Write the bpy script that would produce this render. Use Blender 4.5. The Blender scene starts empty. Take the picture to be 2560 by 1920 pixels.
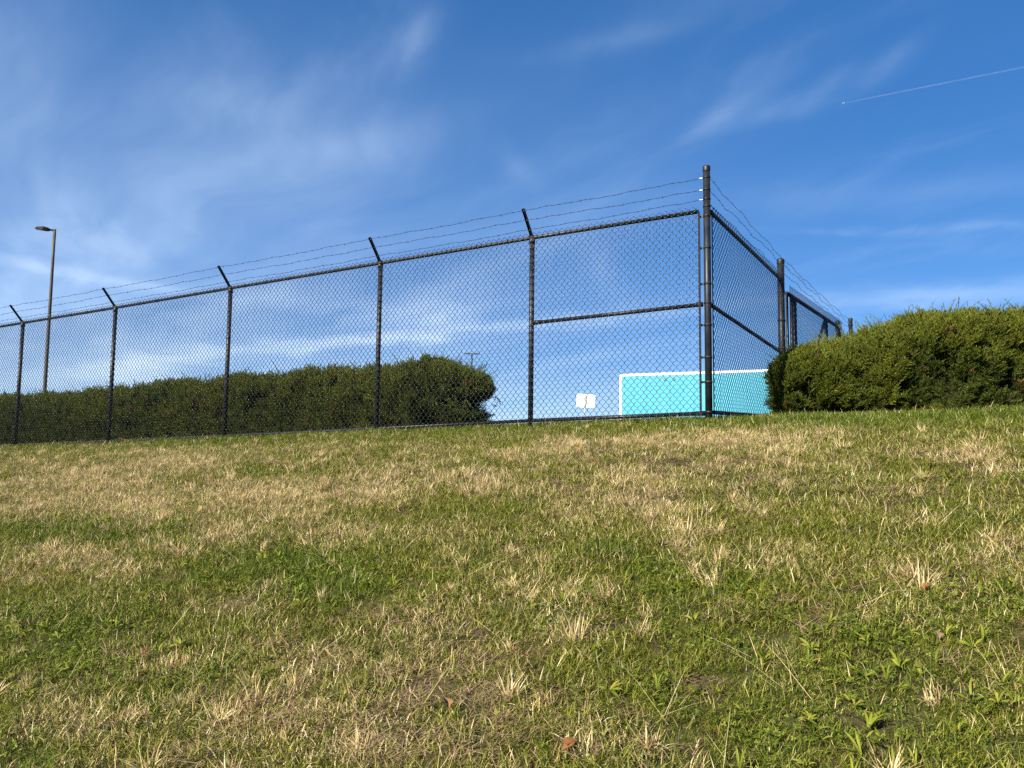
import bpy, math
import numpy as np
from mathutils import Vector, Matrix

S = bpy.context.scene
COL = S.collection
RNG = np.random.default_rng(7)

# ------------------------------------------------------------------ camera
CAMZ = 1.36                      # eye height above the turf under the camera
F_PX = 1927.0                    # focal length in pixels of the 2560 px wide photograph
PITCH, ROLL = math.radians(4.90), math.radians(0.66)
cam_d = bpy.data.cameras.new('camera'); cam = bpy.data.objects.new('camera', cam_d); COL.objects.link(cam)
cam_d.sensor_width = 36.0; cam_d.lens = 36.0 * F_PX / 2560.0
cam_d.clip_start = 0.05; cam_d.clip_end = 60000
cam.matrix_world = (Matrix.Translation((0, 0, CAMZ)) @ Matrix.Rotation(math.pi / 2 + PITCH, 4, 'X')
                    @ Matrix.Rotation(ROLL, 4, 'Z'))
S.camera = cam

# ------------------------------------------------------------------ exposure
S.view_settings.view_transform = 'Standard'; S.view_settings.look = 'None'
S.view_settings.exposure = 1.28; S.view_settings.gamma = 1.0
S.view_settings.use_curve_mapping = False
S.render.engine = 'CYCLES'
S.cycles.use_denoising = False
S.cycles.max_bounces = 4; S.cycles.diffuse_bounces = 2; S.cycles.transparent_max_bounces = 8
S.cycles.use_adaptive_sampling = True; S.cycles.adaptive_threshold = 0.02

# ------------------------------------------------------------------ sun
SUN_AZ, SUN_EL = math.radians(224.5), math.radians(33.0)      # sun behind the camera's left shoulder
SDIR = Vector((math.sin(SUN_AZ) * math.cos(SUN_EL), math.cos(SUN_AZ) * math.cos(SUN_EL), math.sin(SUN_EL)))
sun_d = bpy.data.lights.new('sun', 'SUN'); sun_d.energy = 5.0; sun_d.angle = math.radians(0.5)
sun_d.color = (1.0, 0.91, 0.75)
sun = bpy.data.objects.new('sun', sun_d); COL.objects.link(sun)
sun.rotation_euler = (-SDIR).to_track_quat('-Z', 'Y').to_euler()

# ------------------------------------------------------------------ world: blue sky with thin cirrus
class NT:
    """tiny node-tree helper"""
    def __init__(s, tree): s.t = tree; s.n = tree.nodes; s.l = tree.links
    def node(s, kind, **kw):
        n = s.n.new(kind)
        for k, v in kw.items(): setattr(n, k, v)
        return n
    def put(s, sock, v):
        if isinstance(v, bpy.types.NodeSocket): s.l.new(v, sock)
        elif v is not None: sock.default_value = v
    def m(s, op, a, b=None, c=None, clamp=False):
        n = s.node('ShaderNodeMath', operation=op); n.use_clamp = clamp
        s.put(n.inputs[0], a)
        if b is not None: s.put(n.inputs[1], b)
        if c is not None: s.put(n.inputs[2], c)
        return n.outputs[0]
    def vec(s, x, y, z):
        n = s.node('ShaderNodeCombineXYZ')
        for i, v in enumerate((x, y, z)): s.put(n.inputs[i], v)
        return n.outputs[0]
    def noise(s, vec, scale, detail=4, rough=.55, dist=0.0, out='Fac'):
        n = s.node('ShaderNodeTexNoise')
        s.put(n.inputs['Vector'], vec); n.inputs['Scale'].default_value = scale
        n.inputs['Detail'].default_value = detail; n.inputs['Roughness'].default_value = rough
        n.inputs['Distortion'].default_value = dist
        return n.outputs[out]
    def mapr(s, v, a, b, c=0.0, d=1.0, smooth=True):
        n = s.node('ShaderNodeMapRange', interpolation_type='SMOOTHSTEP' if smooth else 'LINEAR')
        s.put(n.inputs[0], v)
        for i, x in enumerate((a, b, c, d)): n.inputs[i + 1].default_value = x
        return n.outputs[0]
    def mix(s, f, a, b):
        n = s.node('ShaderNodeMix', data_type='RGBA')
        s.put(n.inputs[0], f); s.put(n.inputs[6], a); s.put(n.inputs[7], b)
        return n.outputs[2]
    def ramp(s, f, stops):
        n = s.node('ShaderNodeValToRGB'); s.put(n.inputs[0], f)
        e = n.color_ramp.elements
        while len(e) < len(stops): e.new(0.5)
        for k, (p, c) in zip(e, stops): k.position = p; k.color = (*c, 1)
        return n.outputs[0]

def pix_dir(px, py):
    """unit direction of a photograph pixel (2560 x 1920)"""
    x, y = px - 1280.0, py - 960.0
    c, s = math.cos(ROLL), math.sin(ROLL)
    x, y = x * c + y * s, -x * s + y * c
    cp, sp = math.cos(PITCH), math.sin(PITCH)
    u = -y / F_PX
    return Vector((x / F_PX, cp - u * sp, sp + u * cp)).normalized()

def build_world():
    w = bpy.data.worlds.new('World'); S.world = w; w.use_nodes = True
    t = NT(w.node_tree); t.n.clear()
    out = t.node('ShaderNodeOutputWorld'); bg = t.node('ShaderNodeBackground')
    t.l.new(bg.outputs[0], out.inputs[0])
    sky = t.node('ShaderNodeTexSky', sky_type='NISHITA'); sky.sun_disc = False
    sky.sun_elevation = SUN_EL; sky.sun_rotation = SUN_AZ
    sky.altitude = 0; sky.air_density = 0.5; sky.dust_density = 0.0; sky.ozone_density = 2.4
    hs = t.node('ShaderNodeHueSaturation'); hs.inputs['Saturation'].default_value = 1.75; hs.inputs['Hue'].default_value = .510
    hs.inputs['Value'].default_value = 1.0
    gm = t.node('ShaderNodeGamma'); gm.inputs[1].default_value = .55      # the camera's own compression of the sky
    t.l.new(sky.outputs[0], gm.inputs[0]); t.l.new(gm.outputs[0], hs.inputs['Color'])
    g = t.node('ShaderNodeTexCoord').outputs['Generated']
    sep = t.node('ShaderNodeSeparateXYZ'); t.l.new(g, sep.inputs[0]); X, Y, Z = sep.outputs
    az = t.m('ARCTAN2', X, Y); el = t.m('ARCSINE', Z)
    # a cloud sheet: the direction projected on a high plane
    zz = t.m('ADD', t.m('MAXIMUM', Z, 0.0), 0.12)
    P = t.vec(t.m('DIVIDE', X, zz), t.m('DIVIDE', Y, zz), 0.0)
    def rot(vec, deg, sx, sy):
        n = t.node('ShaderNodeMapping', vector_type='TEXTURE'); t.l.new(vec, n.inputs[0])
        n.inputs['Rotation'].default_value[2] = math.radians(deg); n.inputs['Scale'].default_value = (1 / sx, 1 / sy, 1)
        return n.outputs[0]
    warp = t.noise(P, 1.1, 3, .5, out='Color')
    vm = t.node('ShaderNodeVectorMath', operation='MULTIPLY_ADD')
    t.l.new(warp, vm.inputs[0]); vm.inputs[1].default_value = (.55, .55, 0); t.l.new(P, vm.inputs[2]); PW = vm.outputs[0]
    fib = t.noise(rot(PW, 128, .45, 1.5), 1.7, 4, .5)          # long fibres
    fine = t.noise(rot(PW, 112, 1.1, 2.8), 2.6, 5, .58)
    big = t.noise(P, .62, 3, .5)
    # a thin veil, thicker in the west (left) part of the sky
    veil = t.m('MULTIPLY', t.mapr(az, .55, -.55), t.mapr(el, 0.62, 0.10))
    veil = t.m('MULTIPLY', veil, t.mapr(fib, .0, .95))
    veil = t.m('MULTIPLY', veil, t.mapr(big, .25, .6, .45, 1.0))
    gen = t.m('MULTIPLY', t.m('MULTIPLY', t.mapr(fib, .45, .85), t.mapr(fine, .3, .75)), .12)
    dens = t.m('ADD', t.m('MULTIPLY', veil, .56), gen)
    # single clouds and streaks: (pixel ends, half width in px, strength, raggedness)
    feats = [((0, 965), (560, 880), 26, .50, .5), ((560, 880), (1250, 815), 16, .52, .5),
             ((1250, 822), (1800, 770), 14, .22, .5), ((2020, 752), (2760, 715), 24, .28, .4),
             ((1990, 575), (2700, 560), 10, .10, .7), ((1900, 505), (2700, 440), 40, .08, .6),
             ((990, 165), (1090, 40), 40, .17, .9), ((2010, 265), (2120, 170), 22, .10, .9), ((2130, 215), (2290, 105), 24, .12, .9),
             ((1720, 335), (1850, 265), 30, .13, .9), ((1890, 290), (2050, 235), 22, .11, .9),
             ((640, 420), (1100, 320), 60, .16, .5), ((430, 235), (760, 270), 60, .09, .9),
             ((-100, 640), (480, 735), 13, .20, .4), ((0, 620), (300, 560), 80, .20, .9), ((1350, 140), (1700, 60), 26, .08, .9),
             ((650, 745), (1190, 800), 46, .22, .9), ((1000, 840), (1180, 760), 34, .20, .9), ((1250, 380), (1340, 450), 30, .10, .9), ((1460, 600), (1560, 760), 40, .12, .9)]
    def ae(p): d = pix_dir(*p); return math.atan2(d.x, d.y), math.asin(d.z)
    rag = t.mapr(fine, .30, .66)
    rag2 = t.noise(rot(PW, 140, 2.0, 4.5), 2.4, 4, .6)
    wob = t.m('MULTIPLY', t.m('SUBTRACT', t.noise(P, 3.2, 3, .6), .5), .030)
    AE = t.vec(az, t.m('ADD', el, wob), 0.0)
    ragm = t.m('ADD', t.m('MULTIPLY', rag, .6), t.m('MULTIPLY', rag2, .55))
    soft = hard = None
    for a, b, hw, st, rg in feats:
        (a0, e0), (a1, e1) = ae(a), ae(b)
        L = math.hypot(a1 - a0, e1 - e0)
        mp = t.node('ShaderNodeMapping', vector_type='TEXTURE'); t.l.new(AE, mp.inputs[0])
        mp.inputs['Location'].default_value = ((a0 + a1) / 2, (e0 + e1) / 2, 0)
        mp.inputs['Rotation'].default_value[2] = math.atan2(e1 - e0, a1 - a0)
        mp.inputs['Scale'].default_value = (L * .55, hw / F_PX, 1)
        dot = t.node('ShaderNodeVectorMath', operation='DOT_PRODUCT'); t.l.new(mp.outputs[0], dot.inputs[0]); t.l.new(mp.outputs[0], dot.inputs[1])
        f = t.m('POWER', .368, dot.outputs['Value'])
        if rg > .6: hard = t.m('MULTIPLY_ADD', f, st, hard if hard is not None else 0.0)
        else: soft = t.m('MULTIPLY_ADD', f, st, soft if soft is not None else 0.0)
    dens = t.m('ADD', t.m('MULTIPLY_ADD', hard, t.m('MULTIPLY_ADD', ragm, .85, .12), dens), t.m('MULTIPLY', soft, t.m('MULTIPLY_ADD', ragm, .45, .5)))
    dens = t.m('MULTIPLY', dens, t.mapr(Z, -.01, .05))
    dens = t.m('MINIMUM', dens, .85)
    col = t.mix(dens, hs.outputs[0], (2.75, 3.4, 4.25, 1))
    t.l.new(col, bg.inputs[0]); bg.inputs[1].default_value = 0.137
build_world()

# ------------------------------------------------------------------ pixels to places
def at_depth(px, py, Y):
    d = pix_dir(px, py); k = Y / d.y
    return np.array((d.x * k, d.y * k, CAMZ + d.z * k))
def project(P):
    P = np.atleast_2d(P); x, y, z = P[:, 0], P[:, 1], P[:, 2] - CAMZ
    c, s = math.cos(PITCH), math.sin(PITCH)
    fw = y * c + z * s; u = -y * s + z * c
    fw = np.where(fw < .05, .05, fw)
    X, Yp = F_PX * x / fw, -F_PX * u / fw
    c, s = math.cos(ROLL), math.sin(ROLL)
    return 1280 + X * c - Yp * s, 960 + X * s + Yp * c

# ------------------------------------------------------------------ terrain
CORNER = np.array((1.99, 7.77))
ANG = math.radians(27.9)
FD = np.array((-math.cos(ANG), math.sin(ANG)))          # along the long fence run, away from the corner
FN = np.array((math.sin(ANG), math.cos(ANG)))           # across it, uphill
RD = np.array((0.558, 0.830)); RD /= np.linalg.norm(RD) # along the short run
RO = np.array((RD[1], -RD[0]))                          # its outer side
P0 = CORNER @ FN
POST_T = [0, 2.01, 4.18, 6.87, 9.44, 11.95, 14.5]
POST_Z = [.356, .31, .242, .155, .067, -.009, -.085]

def vnoise(x, y, z, seed=0):
    """smooth value noise, 0..1"""
    def h(i, j, k):
        n = (i * 374761393 + j * 668265263 + k * 2147483647 + seed * 1274126177).astype(np.int64) & 0xffffffff
        n = ((n ^ (n >> 13)) * 1274126177) & 0xffffffff
        n = ((n ^ (n >> 16)) * 2246822519) & 0xffffffff
        return ((n ^ (n >> 15)) & 0xffff) / 65535.0
    x, y, z = np.broadcast_arrays(np.asarray(x, float), np.asarray(y, float), np.asarray(z, float))
    i, j, k = np.floor(x).astype(np.int64), np.floor(y).astype(np.int64), np.floor(z).astype(np.int64)
    fx, fy, fz = x - i, y - j, z - k
    fx, fy, fz = [f * f * (3 - 2 * f) for f in (fx, fy, fz)]
    r = 0
    for a in (0, 1):
        for b in (0, 1):
            for c in (0, 1):
                r = r + h(i + a, j + b, k + c) * (fx if a else 1 - fx) * (fy if b else 1 - fy) * (fz if c else 1 - fz)
    return r
def fbm(x, y, z=0, seed=0, oct=3):
    r, a, s = 0, .5, 0
    for o in range(oct):
        r = r + a * vnoise(np.asarray(x) * 2 ** o, np.asarray(y) * 2 ** o, np.asarray(z) * 2 ** o, seed + o); s += a; a *= .5
    return r / s

S0, S1 = 0.33, 0.12
def ground(x, y):
    x, y = np.asarray(x, float), np.asarray(y, float)
    p = x * FN[0] + y * FN[1]; t = (x - CORNER[0]) * FD[0] + (y - CORNER[1]) * FD[1]
    zb = np.interp(t, [-60, -20, 0] + POST_T[1:] + [22, 60], [.75, .72, .356] + POST_Z[1:] + [-.25, -.5])
    q = np.clip(p, -6, P0) - P0
    pr = S1 * q - (S0 - S1) / (2 * P0) * np.maximum(q, -P0) ** 2
    pr = np.where(q < -P0, S1 * -P0 - (S0 - S1) / (2 * P0) * P0 ** 2 + S0 * (q + P0), pr)
    over = np.clip(p - P0, 0, None)
    pr = pr + .1 * (1 - np.exp(-over))
    far = np.clip((over - 4) / 20, 0, 1)
    z = CAMZ + zb + pr - .045
    z = z * (1 - far) + (CAMZ + .2) * far
    near = np.clip(1 - over / 3, 0, 1)
    z = z + near * ((fbm(x * .9, y * .9, 0, 3) - .5) * .05 + (fbm(x * 3.1, y * 3.1, 0, 9) - .5) * .022)
    return z
def on_ground(px, py):
    d = pix_dir(px, py); k = 0.6
    while k < 60:
        q = d * k
        if CAMZ + q.z < float(ground(q.x, q.y)): return np.array((q.x, q.y, float(ground(q.x, q.y))))
        k += 0.01
    return None

# ------------------------------------------------------------------ materials
def principled(name, base=None, rough=.6, spec=.4, metal=0.0, build=None):
    m = bpy.data.materials.new(name); m.use_nodes = True; t = NT(m.node_tree)
    b = t.n['Principled BSDF']
    b.inputs['Roughness'].default_value = rough; b.inputs['Specular IOR Level'].default_value = spec
    b.inputs['Metallic'].default_value = metal
    if base: b.inputs['Base Color'].default_value = (*base, 1)
    if build: build(t, b)
    return m
def obj_coord(t): return t.node('ShaderNodeTexCoord').outputs['Object']

def _black(t, b):
    c = obj_coord(t); n = t.noise(c, 9, 5, .6); n2 = t.noise(c, 140, 3, .6)
    col = t.ramp(n, [(.3, (.007, .008, .010)), (.7, (.014, .016, .020))])
    scr = t.mapr(n2, .72, .80)
    t.l.new(t.mix(t.m('MULTIPLY', scr, .35), col, (.12, .12, .12, 1)), b.inputs['Base Color'])
    t.l.new(t.mapr(n, .3, .7, .38, .55), b.inputs['Roughness'])
M_BLACK = principled('black_vinyl', rough=.32, spec=.3, build=_black)
M_WIRE = principled('black_wire', (.008, .009, .011), .32, .5)
M_BAR = principled('black_flat_bar', (.009, .010, .012), .65, .12)
M_BARB = principled('weathered_barbed_wire', (.05, .05, .052), .5, .5, .5)
M_GALV = principled('galvanised', (.34, .35, .36), .5, .4, .5)
def _bronze(t, b):
    n = t.noise(obj_coord(t), 6, 5, .6)
    t.l.new(t.ramp(n, [(.3, (.055, .048, .037)), (.7, (.085, .074, .057))]), b.inputs['Base Color'])
M_POLE = principled('bronze_pole', rough=.5, spec=.2, build=_bronze)
M_DARK = principled('backlit_bronze', (.028, .025, .023), .5, .25)  # bronze darkened in its colour so the far poles look backlit
M_LENS = principled('lamp_lens', (.62, .60, .55), .3)
def _white(t, b):
    c = obj_coord(t); n = t.noise(c, 1.6, 6, .65); n2 = t.noise(c, 22, 4, .6)
    d = t.m('MULTIPLY', t.mapr(n, .5, .75), t.mapr(n2, .4, .7))
    t.l.new(t.mix(t.m('MULTIPLY', d, .6), (.78, .78, .76, 1), (.36, .34, .31, 1)), b.inputs['Base Color'])
M_WHITE = principled('white_paint', rough=.45, build=_white)
def _cyan(t, b):
    c = obj_coord(t); n = t.noise(c, .9, 6, .6)
    t.l.new(t.ramp(n, [(.3, (.050, .29, .42)), (.7, (.062, .315, .45))]), b.inputs['Base Color'])
M_CYAN = principled('turquoise_panel', rough=.5, spec=.3, build=_cyan)
M_TYRE = principled('tyre_rubber', (.02, .02, .02), .8)
M_CHASSIS = principled('chassis_steel', (.04, .04, .04), .6)
M_BARK = principled('shrub_bark', (.10, .07, .045), .9, .1)

def _soil(t, b):
    c = t.node('ShaderNodeNewGeometry').outputs['Position']
    n = t.noise(c, 3.0, 6, .6); n2 = t.noise(c, 60, 5, .65)
    a = t.ramp(n2, [(.25, (.022, .016, .009)), (.5, (.055, .039, .021)), (.75, (.12, .085, .048))])
    g = t.ramp(n2, [(.25, (.020, .024, .008)), (.7, (.058, .064, .020))])
    t.l.new(t.mix(t.mapr(n, .4, .62), a, g), b.inputs['Base Color'])
    bp = t.node('ShaderNodeBump'); bp.inputs['Strength'].default_value = .6; bp.inputs['Distance'].default_value = .01
    t.l.new(n2, bp.inputs['Height']); t.l.new(bp.outputs[0], b.inputs['Normal'])
M_SOIL = principled('turf_soil', rough=.95, spec=.1, build=_soil)
def _asph(t, b):
    c = t.node('ShaderNodeNewGeometry').outputs['Position']
    n = t.noise(c, .4, 5, .6); n2 = t.noise(c, 90, 3, .6)
    t.l.new(t.mix(n, t.ramp(n2, [(.3, (.035, .035, .035)), (.7, (.07, .07, .068))]), (.06, .06, .058, 1)), b.inputs['Base Color'])
M_ASPH = principled('asphalt', rough=.9, spec=.2, build=_asph)

def leafy(name, builder, rough=.5, transl=.25, spec=.12):
    """leaf / blade material: per-blade random in the 'var' attribute, per-clump values on the instance"""
    m = bpy.data.materials.new(name); m.use_nodes = True; t = NT(m.node_tree); b = t.n['Principled BSDF']
    b.inputs['Roughness'].default_value = rough; b.inputs['Specular IOR Level'].default_value = spec
    a = t.node('ShaderNodeAttribute', attribute_name='var'); sp = t.node('ShaderNodeSeparateColor')
    t.l.new(a.outputs['Color'], sp.inputs[0])
    def inst(nm):
        k = t.node('ShaderNodeAttribute', attribute_type='INSTANCER', attribute_name=nm); return k.outputs['Fac']
    col = builder(t, sp.outputs[0], sp.outputs[1], sp.outputs[2], inst)
    t.l.new(col, b.inputs['Base Color'])
    tr = t.node('ShaderNodeBsdfTranslucent'); t.l.new(col, tr.inputs[0])
    mx = t.node('ShaderNodeMixShader'); mx.inputs[0].default_value = transl
    t.l.new(b.outputs[0], mx.inputs[1]); t.l.new(tr.outputs[0], mx.inputs[2])
    t.l.new(mx.outputs[0], t.n['Material Output'].inputs[0])
    return m
STRAW = [(0, (.25, .165, .070)), (.45, (.47, .35, .165)), (.8, (.62, .51, .265)), (1, (.72, .63, .40))]
def _grass(t, tint, rnd, hgt, inst):
    gr = t.ramp(tint, [(0, (.034, .046, .004)), (.4, (.092, .108, .009)), (.75, (.185, .198, .022)), (1, (.33, .31, .070))])
    gb = t.ramp(tint, [(0, (.026, .048, .004)), (.45, (.066, .102, .008)), (.8, (.125, .165, .018)), (1, (.22, .25, .04))])
    g = t.mix(inst('lush'), gr, gb)
    f = t.m('MULTIPLY_ADD', t.m('SUBTRACT', inst('dry'), rnd), 10.0, .5, clamp=True)
    return t.mix(f, g, t.ramp(tint, STRAW))
M_GRASS = leafy('grass_blade', _grass, .45)
M_STRAW = leafy('straw_blade', lambda t, a, r, h, i: t.mix(t.m('MULTIPLY', i('dry'), .55), t.ramp(a, STRAW), (.30, .20, .10, 1)), .5, .2)
M_THATCH = leafy('dead_thatch', lambda t, a, r, h, i: t.ramp(a, [(0, (.09, .055, .033)), (.5, (.23, .150, .090)), (1, (.40, .29, .18))]), .6, .15)
M_CLOVER = leafy('clover_leaf', lambda t, a, r, h, i: t.ramp(a, [(0, (.048, .080, .008)), (.55, (.105, .150, .014)), (1, (.20, .235, .034))]), .45, .25)
M_WEED = leafy('broad_leaf', lambda t, a, r, h, i: t.ramp(a, [(0, (.048, .078, .008)), (.5, (.115, .152, .014)), (.85, (.19, .215, .024)), (1, (.32, .27, .05))]), .42, .28)
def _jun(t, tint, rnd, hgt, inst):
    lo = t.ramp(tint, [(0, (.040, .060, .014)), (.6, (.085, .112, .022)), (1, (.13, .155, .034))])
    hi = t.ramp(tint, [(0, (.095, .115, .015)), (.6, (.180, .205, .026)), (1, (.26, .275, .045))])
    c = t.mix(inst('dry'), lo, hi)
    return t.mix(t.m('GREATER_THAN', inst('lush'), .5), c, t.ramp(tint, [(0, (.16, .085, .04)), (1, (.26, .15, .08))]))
M_JUNIPER = leafy('juniper_spray', _jun, .5, .38)
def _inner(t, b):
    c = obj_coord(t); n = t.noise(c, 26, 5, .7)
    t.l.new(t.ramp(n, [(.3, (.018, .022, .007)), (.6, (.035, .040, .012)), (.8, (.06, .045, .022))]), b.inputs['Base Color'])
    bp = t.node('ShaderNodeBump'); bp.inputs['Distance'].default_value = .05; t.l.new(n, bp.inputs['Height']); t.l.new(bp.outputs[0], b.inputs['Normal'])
M_INNER = principled('dark_core', rough=.95, spec=.05, build=_inner)  # dark skin of the added hedge core, not single branches

# ------------------------------------------------------------------ mesh helpers
class MB:
    def __init__(s): s.v = []; s.f = []; s.n = 0
    def add(s, v, f):
        v = np.asarray(v, float); s.v.append(v)
        s.f.extend([tuple(int(i) + s.n for i in q) for q in f]); s.n += len(v); return s
    def box(s, c, size, R=None):
        sx, sy, sz = [k / 2 for k in size]
        v = np.array([(x, y, z) for x in (-sx, sx) for y in (-sy, sy) for z in (-sz, sz)])
        if R is not None: v = v @ np.asarray(R).T
        return s.add(v + np.asarray(c), [(0, 1, 3, 2), (4, 6, 7, 5), (0, 4, 5, 1), (2, 3, 7, 6), (0, 2, 6, 4), (1, 5, 7, 3)])
    def tube(s, path, r, sides=8, cap=True, up=(0, 0, 1)):
        v, f = tube_arrays(np.asarray(path, float), r, sides, cap, up); return s.add(v, f)
    def prism(s, poly, z0, z1):
        n = len(poly); v = [(x, y, z0) for x, y in poly] + [(x, y, z1) for x, y in poly]
        return s.add(v, [tuple(range(n - 1, -1, -1)), tuple(range(n, 2 * n))] + [(i, (i + 1) % n, (i + 1) % n + n, i + n) for i in range(n)])
    def obj(s, name, mat, parent=None, origin=None, smooth=False):
        v = np.concatenate(s.v)
        if parent is not None: origin = root_loc(parent)
        o3 = np.zeros(3) if origin is None else np.asarray(origin, float)
        me = bpy.data.meshes.new(name); me.from_pydata((v - o3).tolist(), [], s.f); me.update()
        me.materials.append(mat)
        if smooth: me.shade_smooth()
        o = bpy.data.objects.new(name, me); COL.objects.link(o)
        if parent is not None: o.parent = parent
        elif origin is not None: o.location = o3
        return o
def root_loc(o):
    while o.parent: o = o.parent
    return np.array(o.location)
def tube_arrays(P, r, sides, cap=True, up=(0, 0, 1)):
    n = len(P); r = np.broadcast_to(np.asarray(r, float), (n,))
    T = np.gradient(P, axis=0); T /= np.linalg.norm(T, axis=1)[:, None] + 1e-12
    U = np.broadcast_to(np.asarray(up, float), T.shape)
    A = np.cross(T, U); bad = np.linalg.norm(A, axis=1) < 1e-3
    A[bad] = np.cross(T[bad], (1, 0, 0)); A /= np.linalg.norm(A, axis=1)[:, None]
    B = np.cross(A, T)
    a = np.arange(sides) * 2 * math.pi / sides + math.pi / sides
    V = P[:, None] + r[:, None, None] * (np.cos(a)[None, :, None] * A[:, None] + np.sin(a)[None, :, None] * B[:, None])
    F = []
    for i in range(n - 1):
        for k in range(sides):
            k2 = (k + 1) % sides; F.append((i * sides + k, i * sides + k2, (i + 1) * sides + k2, (i + 1) * sides + k))
    if cap: F += [tuple(range(sides - 1, -1, -1)), tuple(range((n - 1) * sides, n * sides))]
    return V.reshape(-1, 3), F
def tag(o, label=None, cat=None, group=None, kind=None):
    if label: o['label'] = label
    if cat: o['category'] = cat
    if group: o['group'] = group
    if kind: o['kind'] = kind
    return o
def thing(name, loc, label, cat, group=None):
    o = bpy.data.objects.new(name, None); COL.objects.link(o); o.location = tuple(float(k) for k in loc)
    o.empty_display_size = .2
    return tag(o, label, cat, group)

# ------------------------------------------------------------------ the ground: one sheet to the horizon
def build_ground():
    def axis(lo, hi, step, far):
        c = list(np.arange(lo, hi + 1e-6, step)); s = step; a = c[0]; b = c[-1]
        left, right = [], []
        while a > -far or b < far:
            s *= 1.35
            if a > -far: a -= s; left.append(a)
            if b < far: b += s; right.append(b)
        return np.array(left[::-1] + c + right)
    xs, ys = axis(-14, 11, .14, 900), axis(-1, 15, .14, 900)
    X, Y = np.meshgrid(xs, ys); Z = ground(X, Y)
    nx, ny = len(xs), len(ys)
    v = np.stack([X.ravel(), Y.ravel(), Z.ravel()], 1)
    f = [(j * nx + i, j * nx + i + 1, (j + 1) * nx + i + 1, (j + 1) * nx + i) for j in range(ny - 1) for i in range(nx - 1)]
    tag(MB().add(v, f).obj('ground', M_SOIL, smooth=True), 'grass covered bank rising to the fence', kind='structure')
    # paved lot on the level ground inside the fence, following it 6 mm above
    us, vs = np.linspace(-34, 60, 60), np.linspace(5.0, 120, 60)
    U, W = np.meshgrid(us, vs); xy = CORNER + U[..., None] * FD + W[..., None] * FN
    # keep it inside the short run as well
    z = ground(xy[..., 0], xy[..., 1]) + .03
    v = np.concatenate([xy.reshape(-1, 2), z.reshape(-1, 1)], 1); n = 60
    f = [(j * n + i, j * n + i + 1, (j + 1) * n + i + 1, (j + 1) * n + i) for j in range(n - 1) for i in range(n - 1)]
    tag(MB().add(v, f).obj('parking_lot', M_ASPH), 'level asphalt lot behind the fence', kind='structure')
build_ground()

# ------------------------------------------------------------------ the fence
RAIL_H = 2.13
CELL_W, CELL_H, WIRE_R = .070, .079, .0027

def chain_link(A, B, zA, zB, hA, hB, off, top_extra=.052, cw=CELL_W, ch=CELL_H, r=WIRE_R):
    """woven wire between plan points A and B; base zA..zB, mesh heights hA..hB (to the rail), off: plan offset"""
    A, B, off = np.asarray(A), np.asarray(B), np.asarray(off)
    L = np.linalg.norm(B - A); u = (B - A) / L; side = off / (np.linalg.norm(off) + 1e-9)
    n = int(L / (cw / 2)); hw = L / n
    rows = int((max(hA, hB) + top_extra) / (ch / 2)); rows -= rows % 2
    mb = MB(); P_all = []
    for i in range(n):
        j = np.arange(rows + 1); flip = (j + i) % 2
        s0 = (i + flip) * hw + np.where(flip == 1, r * .8, -r * .8)
        dep = np.where(flip == 1, r * 1.05, -r * 1.05)
        # every bend is two points, so it reads as a rounded hook
        v0 = j / rows
        e = .10 / rows
        s = np.repeat(s0, 2)[1:-1]; v = np.repeat(v0, 2)[1:-1].copy(); d = np.repeat(dep, 2)[1:-1].copy()
        v[1:-1:2] -= e; v[2:-1:2] += e
        d[1:-1:2] *= -1
        fr = np.clip(s / L, 0, 1)
        zb = zA + (zB - zA) * fr; hh = hA + (hB - hA) * fr + top_extra
        wob = .0025 * np.sin(v * 9 + i * 1.7)
        xy = A + (s + wob)[:, None] * u + off + d[:, None] * side
        P_all.append(np.concatenate([xy, (zb + v * hh)[:, None]], 1))
    for P in P_all:
        mb.tube(P, r, 4, False, up=(*side, 0))
    return mb

def barbed(points, seed, amp=.0042, barb=.125, rad=.0016):
    """two twisted strands with four-point barbs, through points, slightly wavy"""
    rng = np.random.default_rng(seed); mb = MB()
    pts = [np.asarray(p, float) for p in points]
    path = []
    for a, b in zip(pts[:-1], pts[1:]):
        L = np.linalg.norm(b - a); n = max(2, int(L / .03)); k = np.linspace(0, 1, n, endpoint=False)
        w = a + (b - a) * k[:, None]
        env = np.sin(np.pi * k)
        w[:, 2] -= .004 * L * env
        ph = rng.uniform(0, 6.3, 4)
        wig = (np.sin(k * L * 6.1 + ph[0]) + .7 * np.sin(k * L * 13 + ph[1]) + .5 * np.sin(k * L * 27 + ph[2])) * amp * np.minimum(1, env * 4)
        w[:, 2] += wig; w[:, 0] += .6 * np.roll(wig, 3)
        path.append(w)
    path = np.concatenate(path + [pts[-1][None]])
    T = np.gradient(path, axis=0); T /= np.linalg.norm(T, axis=1)[:, None]
    A = np.cross(T, (0, 0, 1)); A /= np.linalg.norm(A, axis=1)[:, None]; B = np.cross(A, T)
    tw = np.arange(len(path)) * 1.2
    for q in (0, math.pi):
        mb.tube(path + .0016 * (np.cos(tw + q)[:, None] * A + np.sin(tw + q)[:, None] * B), rad, 3, False)
    acc = 0
    seg = np.linalg.norm(np.diff(path, axis=0), axis=1)
    for i in range(len(seg)):
        acc += seg[i]
        if acc > barb:
            acc = rng.uniform(-.015, .015)
            for q in range(2):
                a = rng.uniform(0, math.pi)
                d = (math.cos(a) * A[i] + math.sin(a) * B[i]) * .016 + T[i] * rng.uniform(-.006, .006)
                mb.tube([path[i] - d, path[i] + d], .0013, 3, False)
            mb.tube([path[i] - T[i] * .006, path[i] + T[i] * .006], .0036, 5, True)
    return mb
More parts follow.
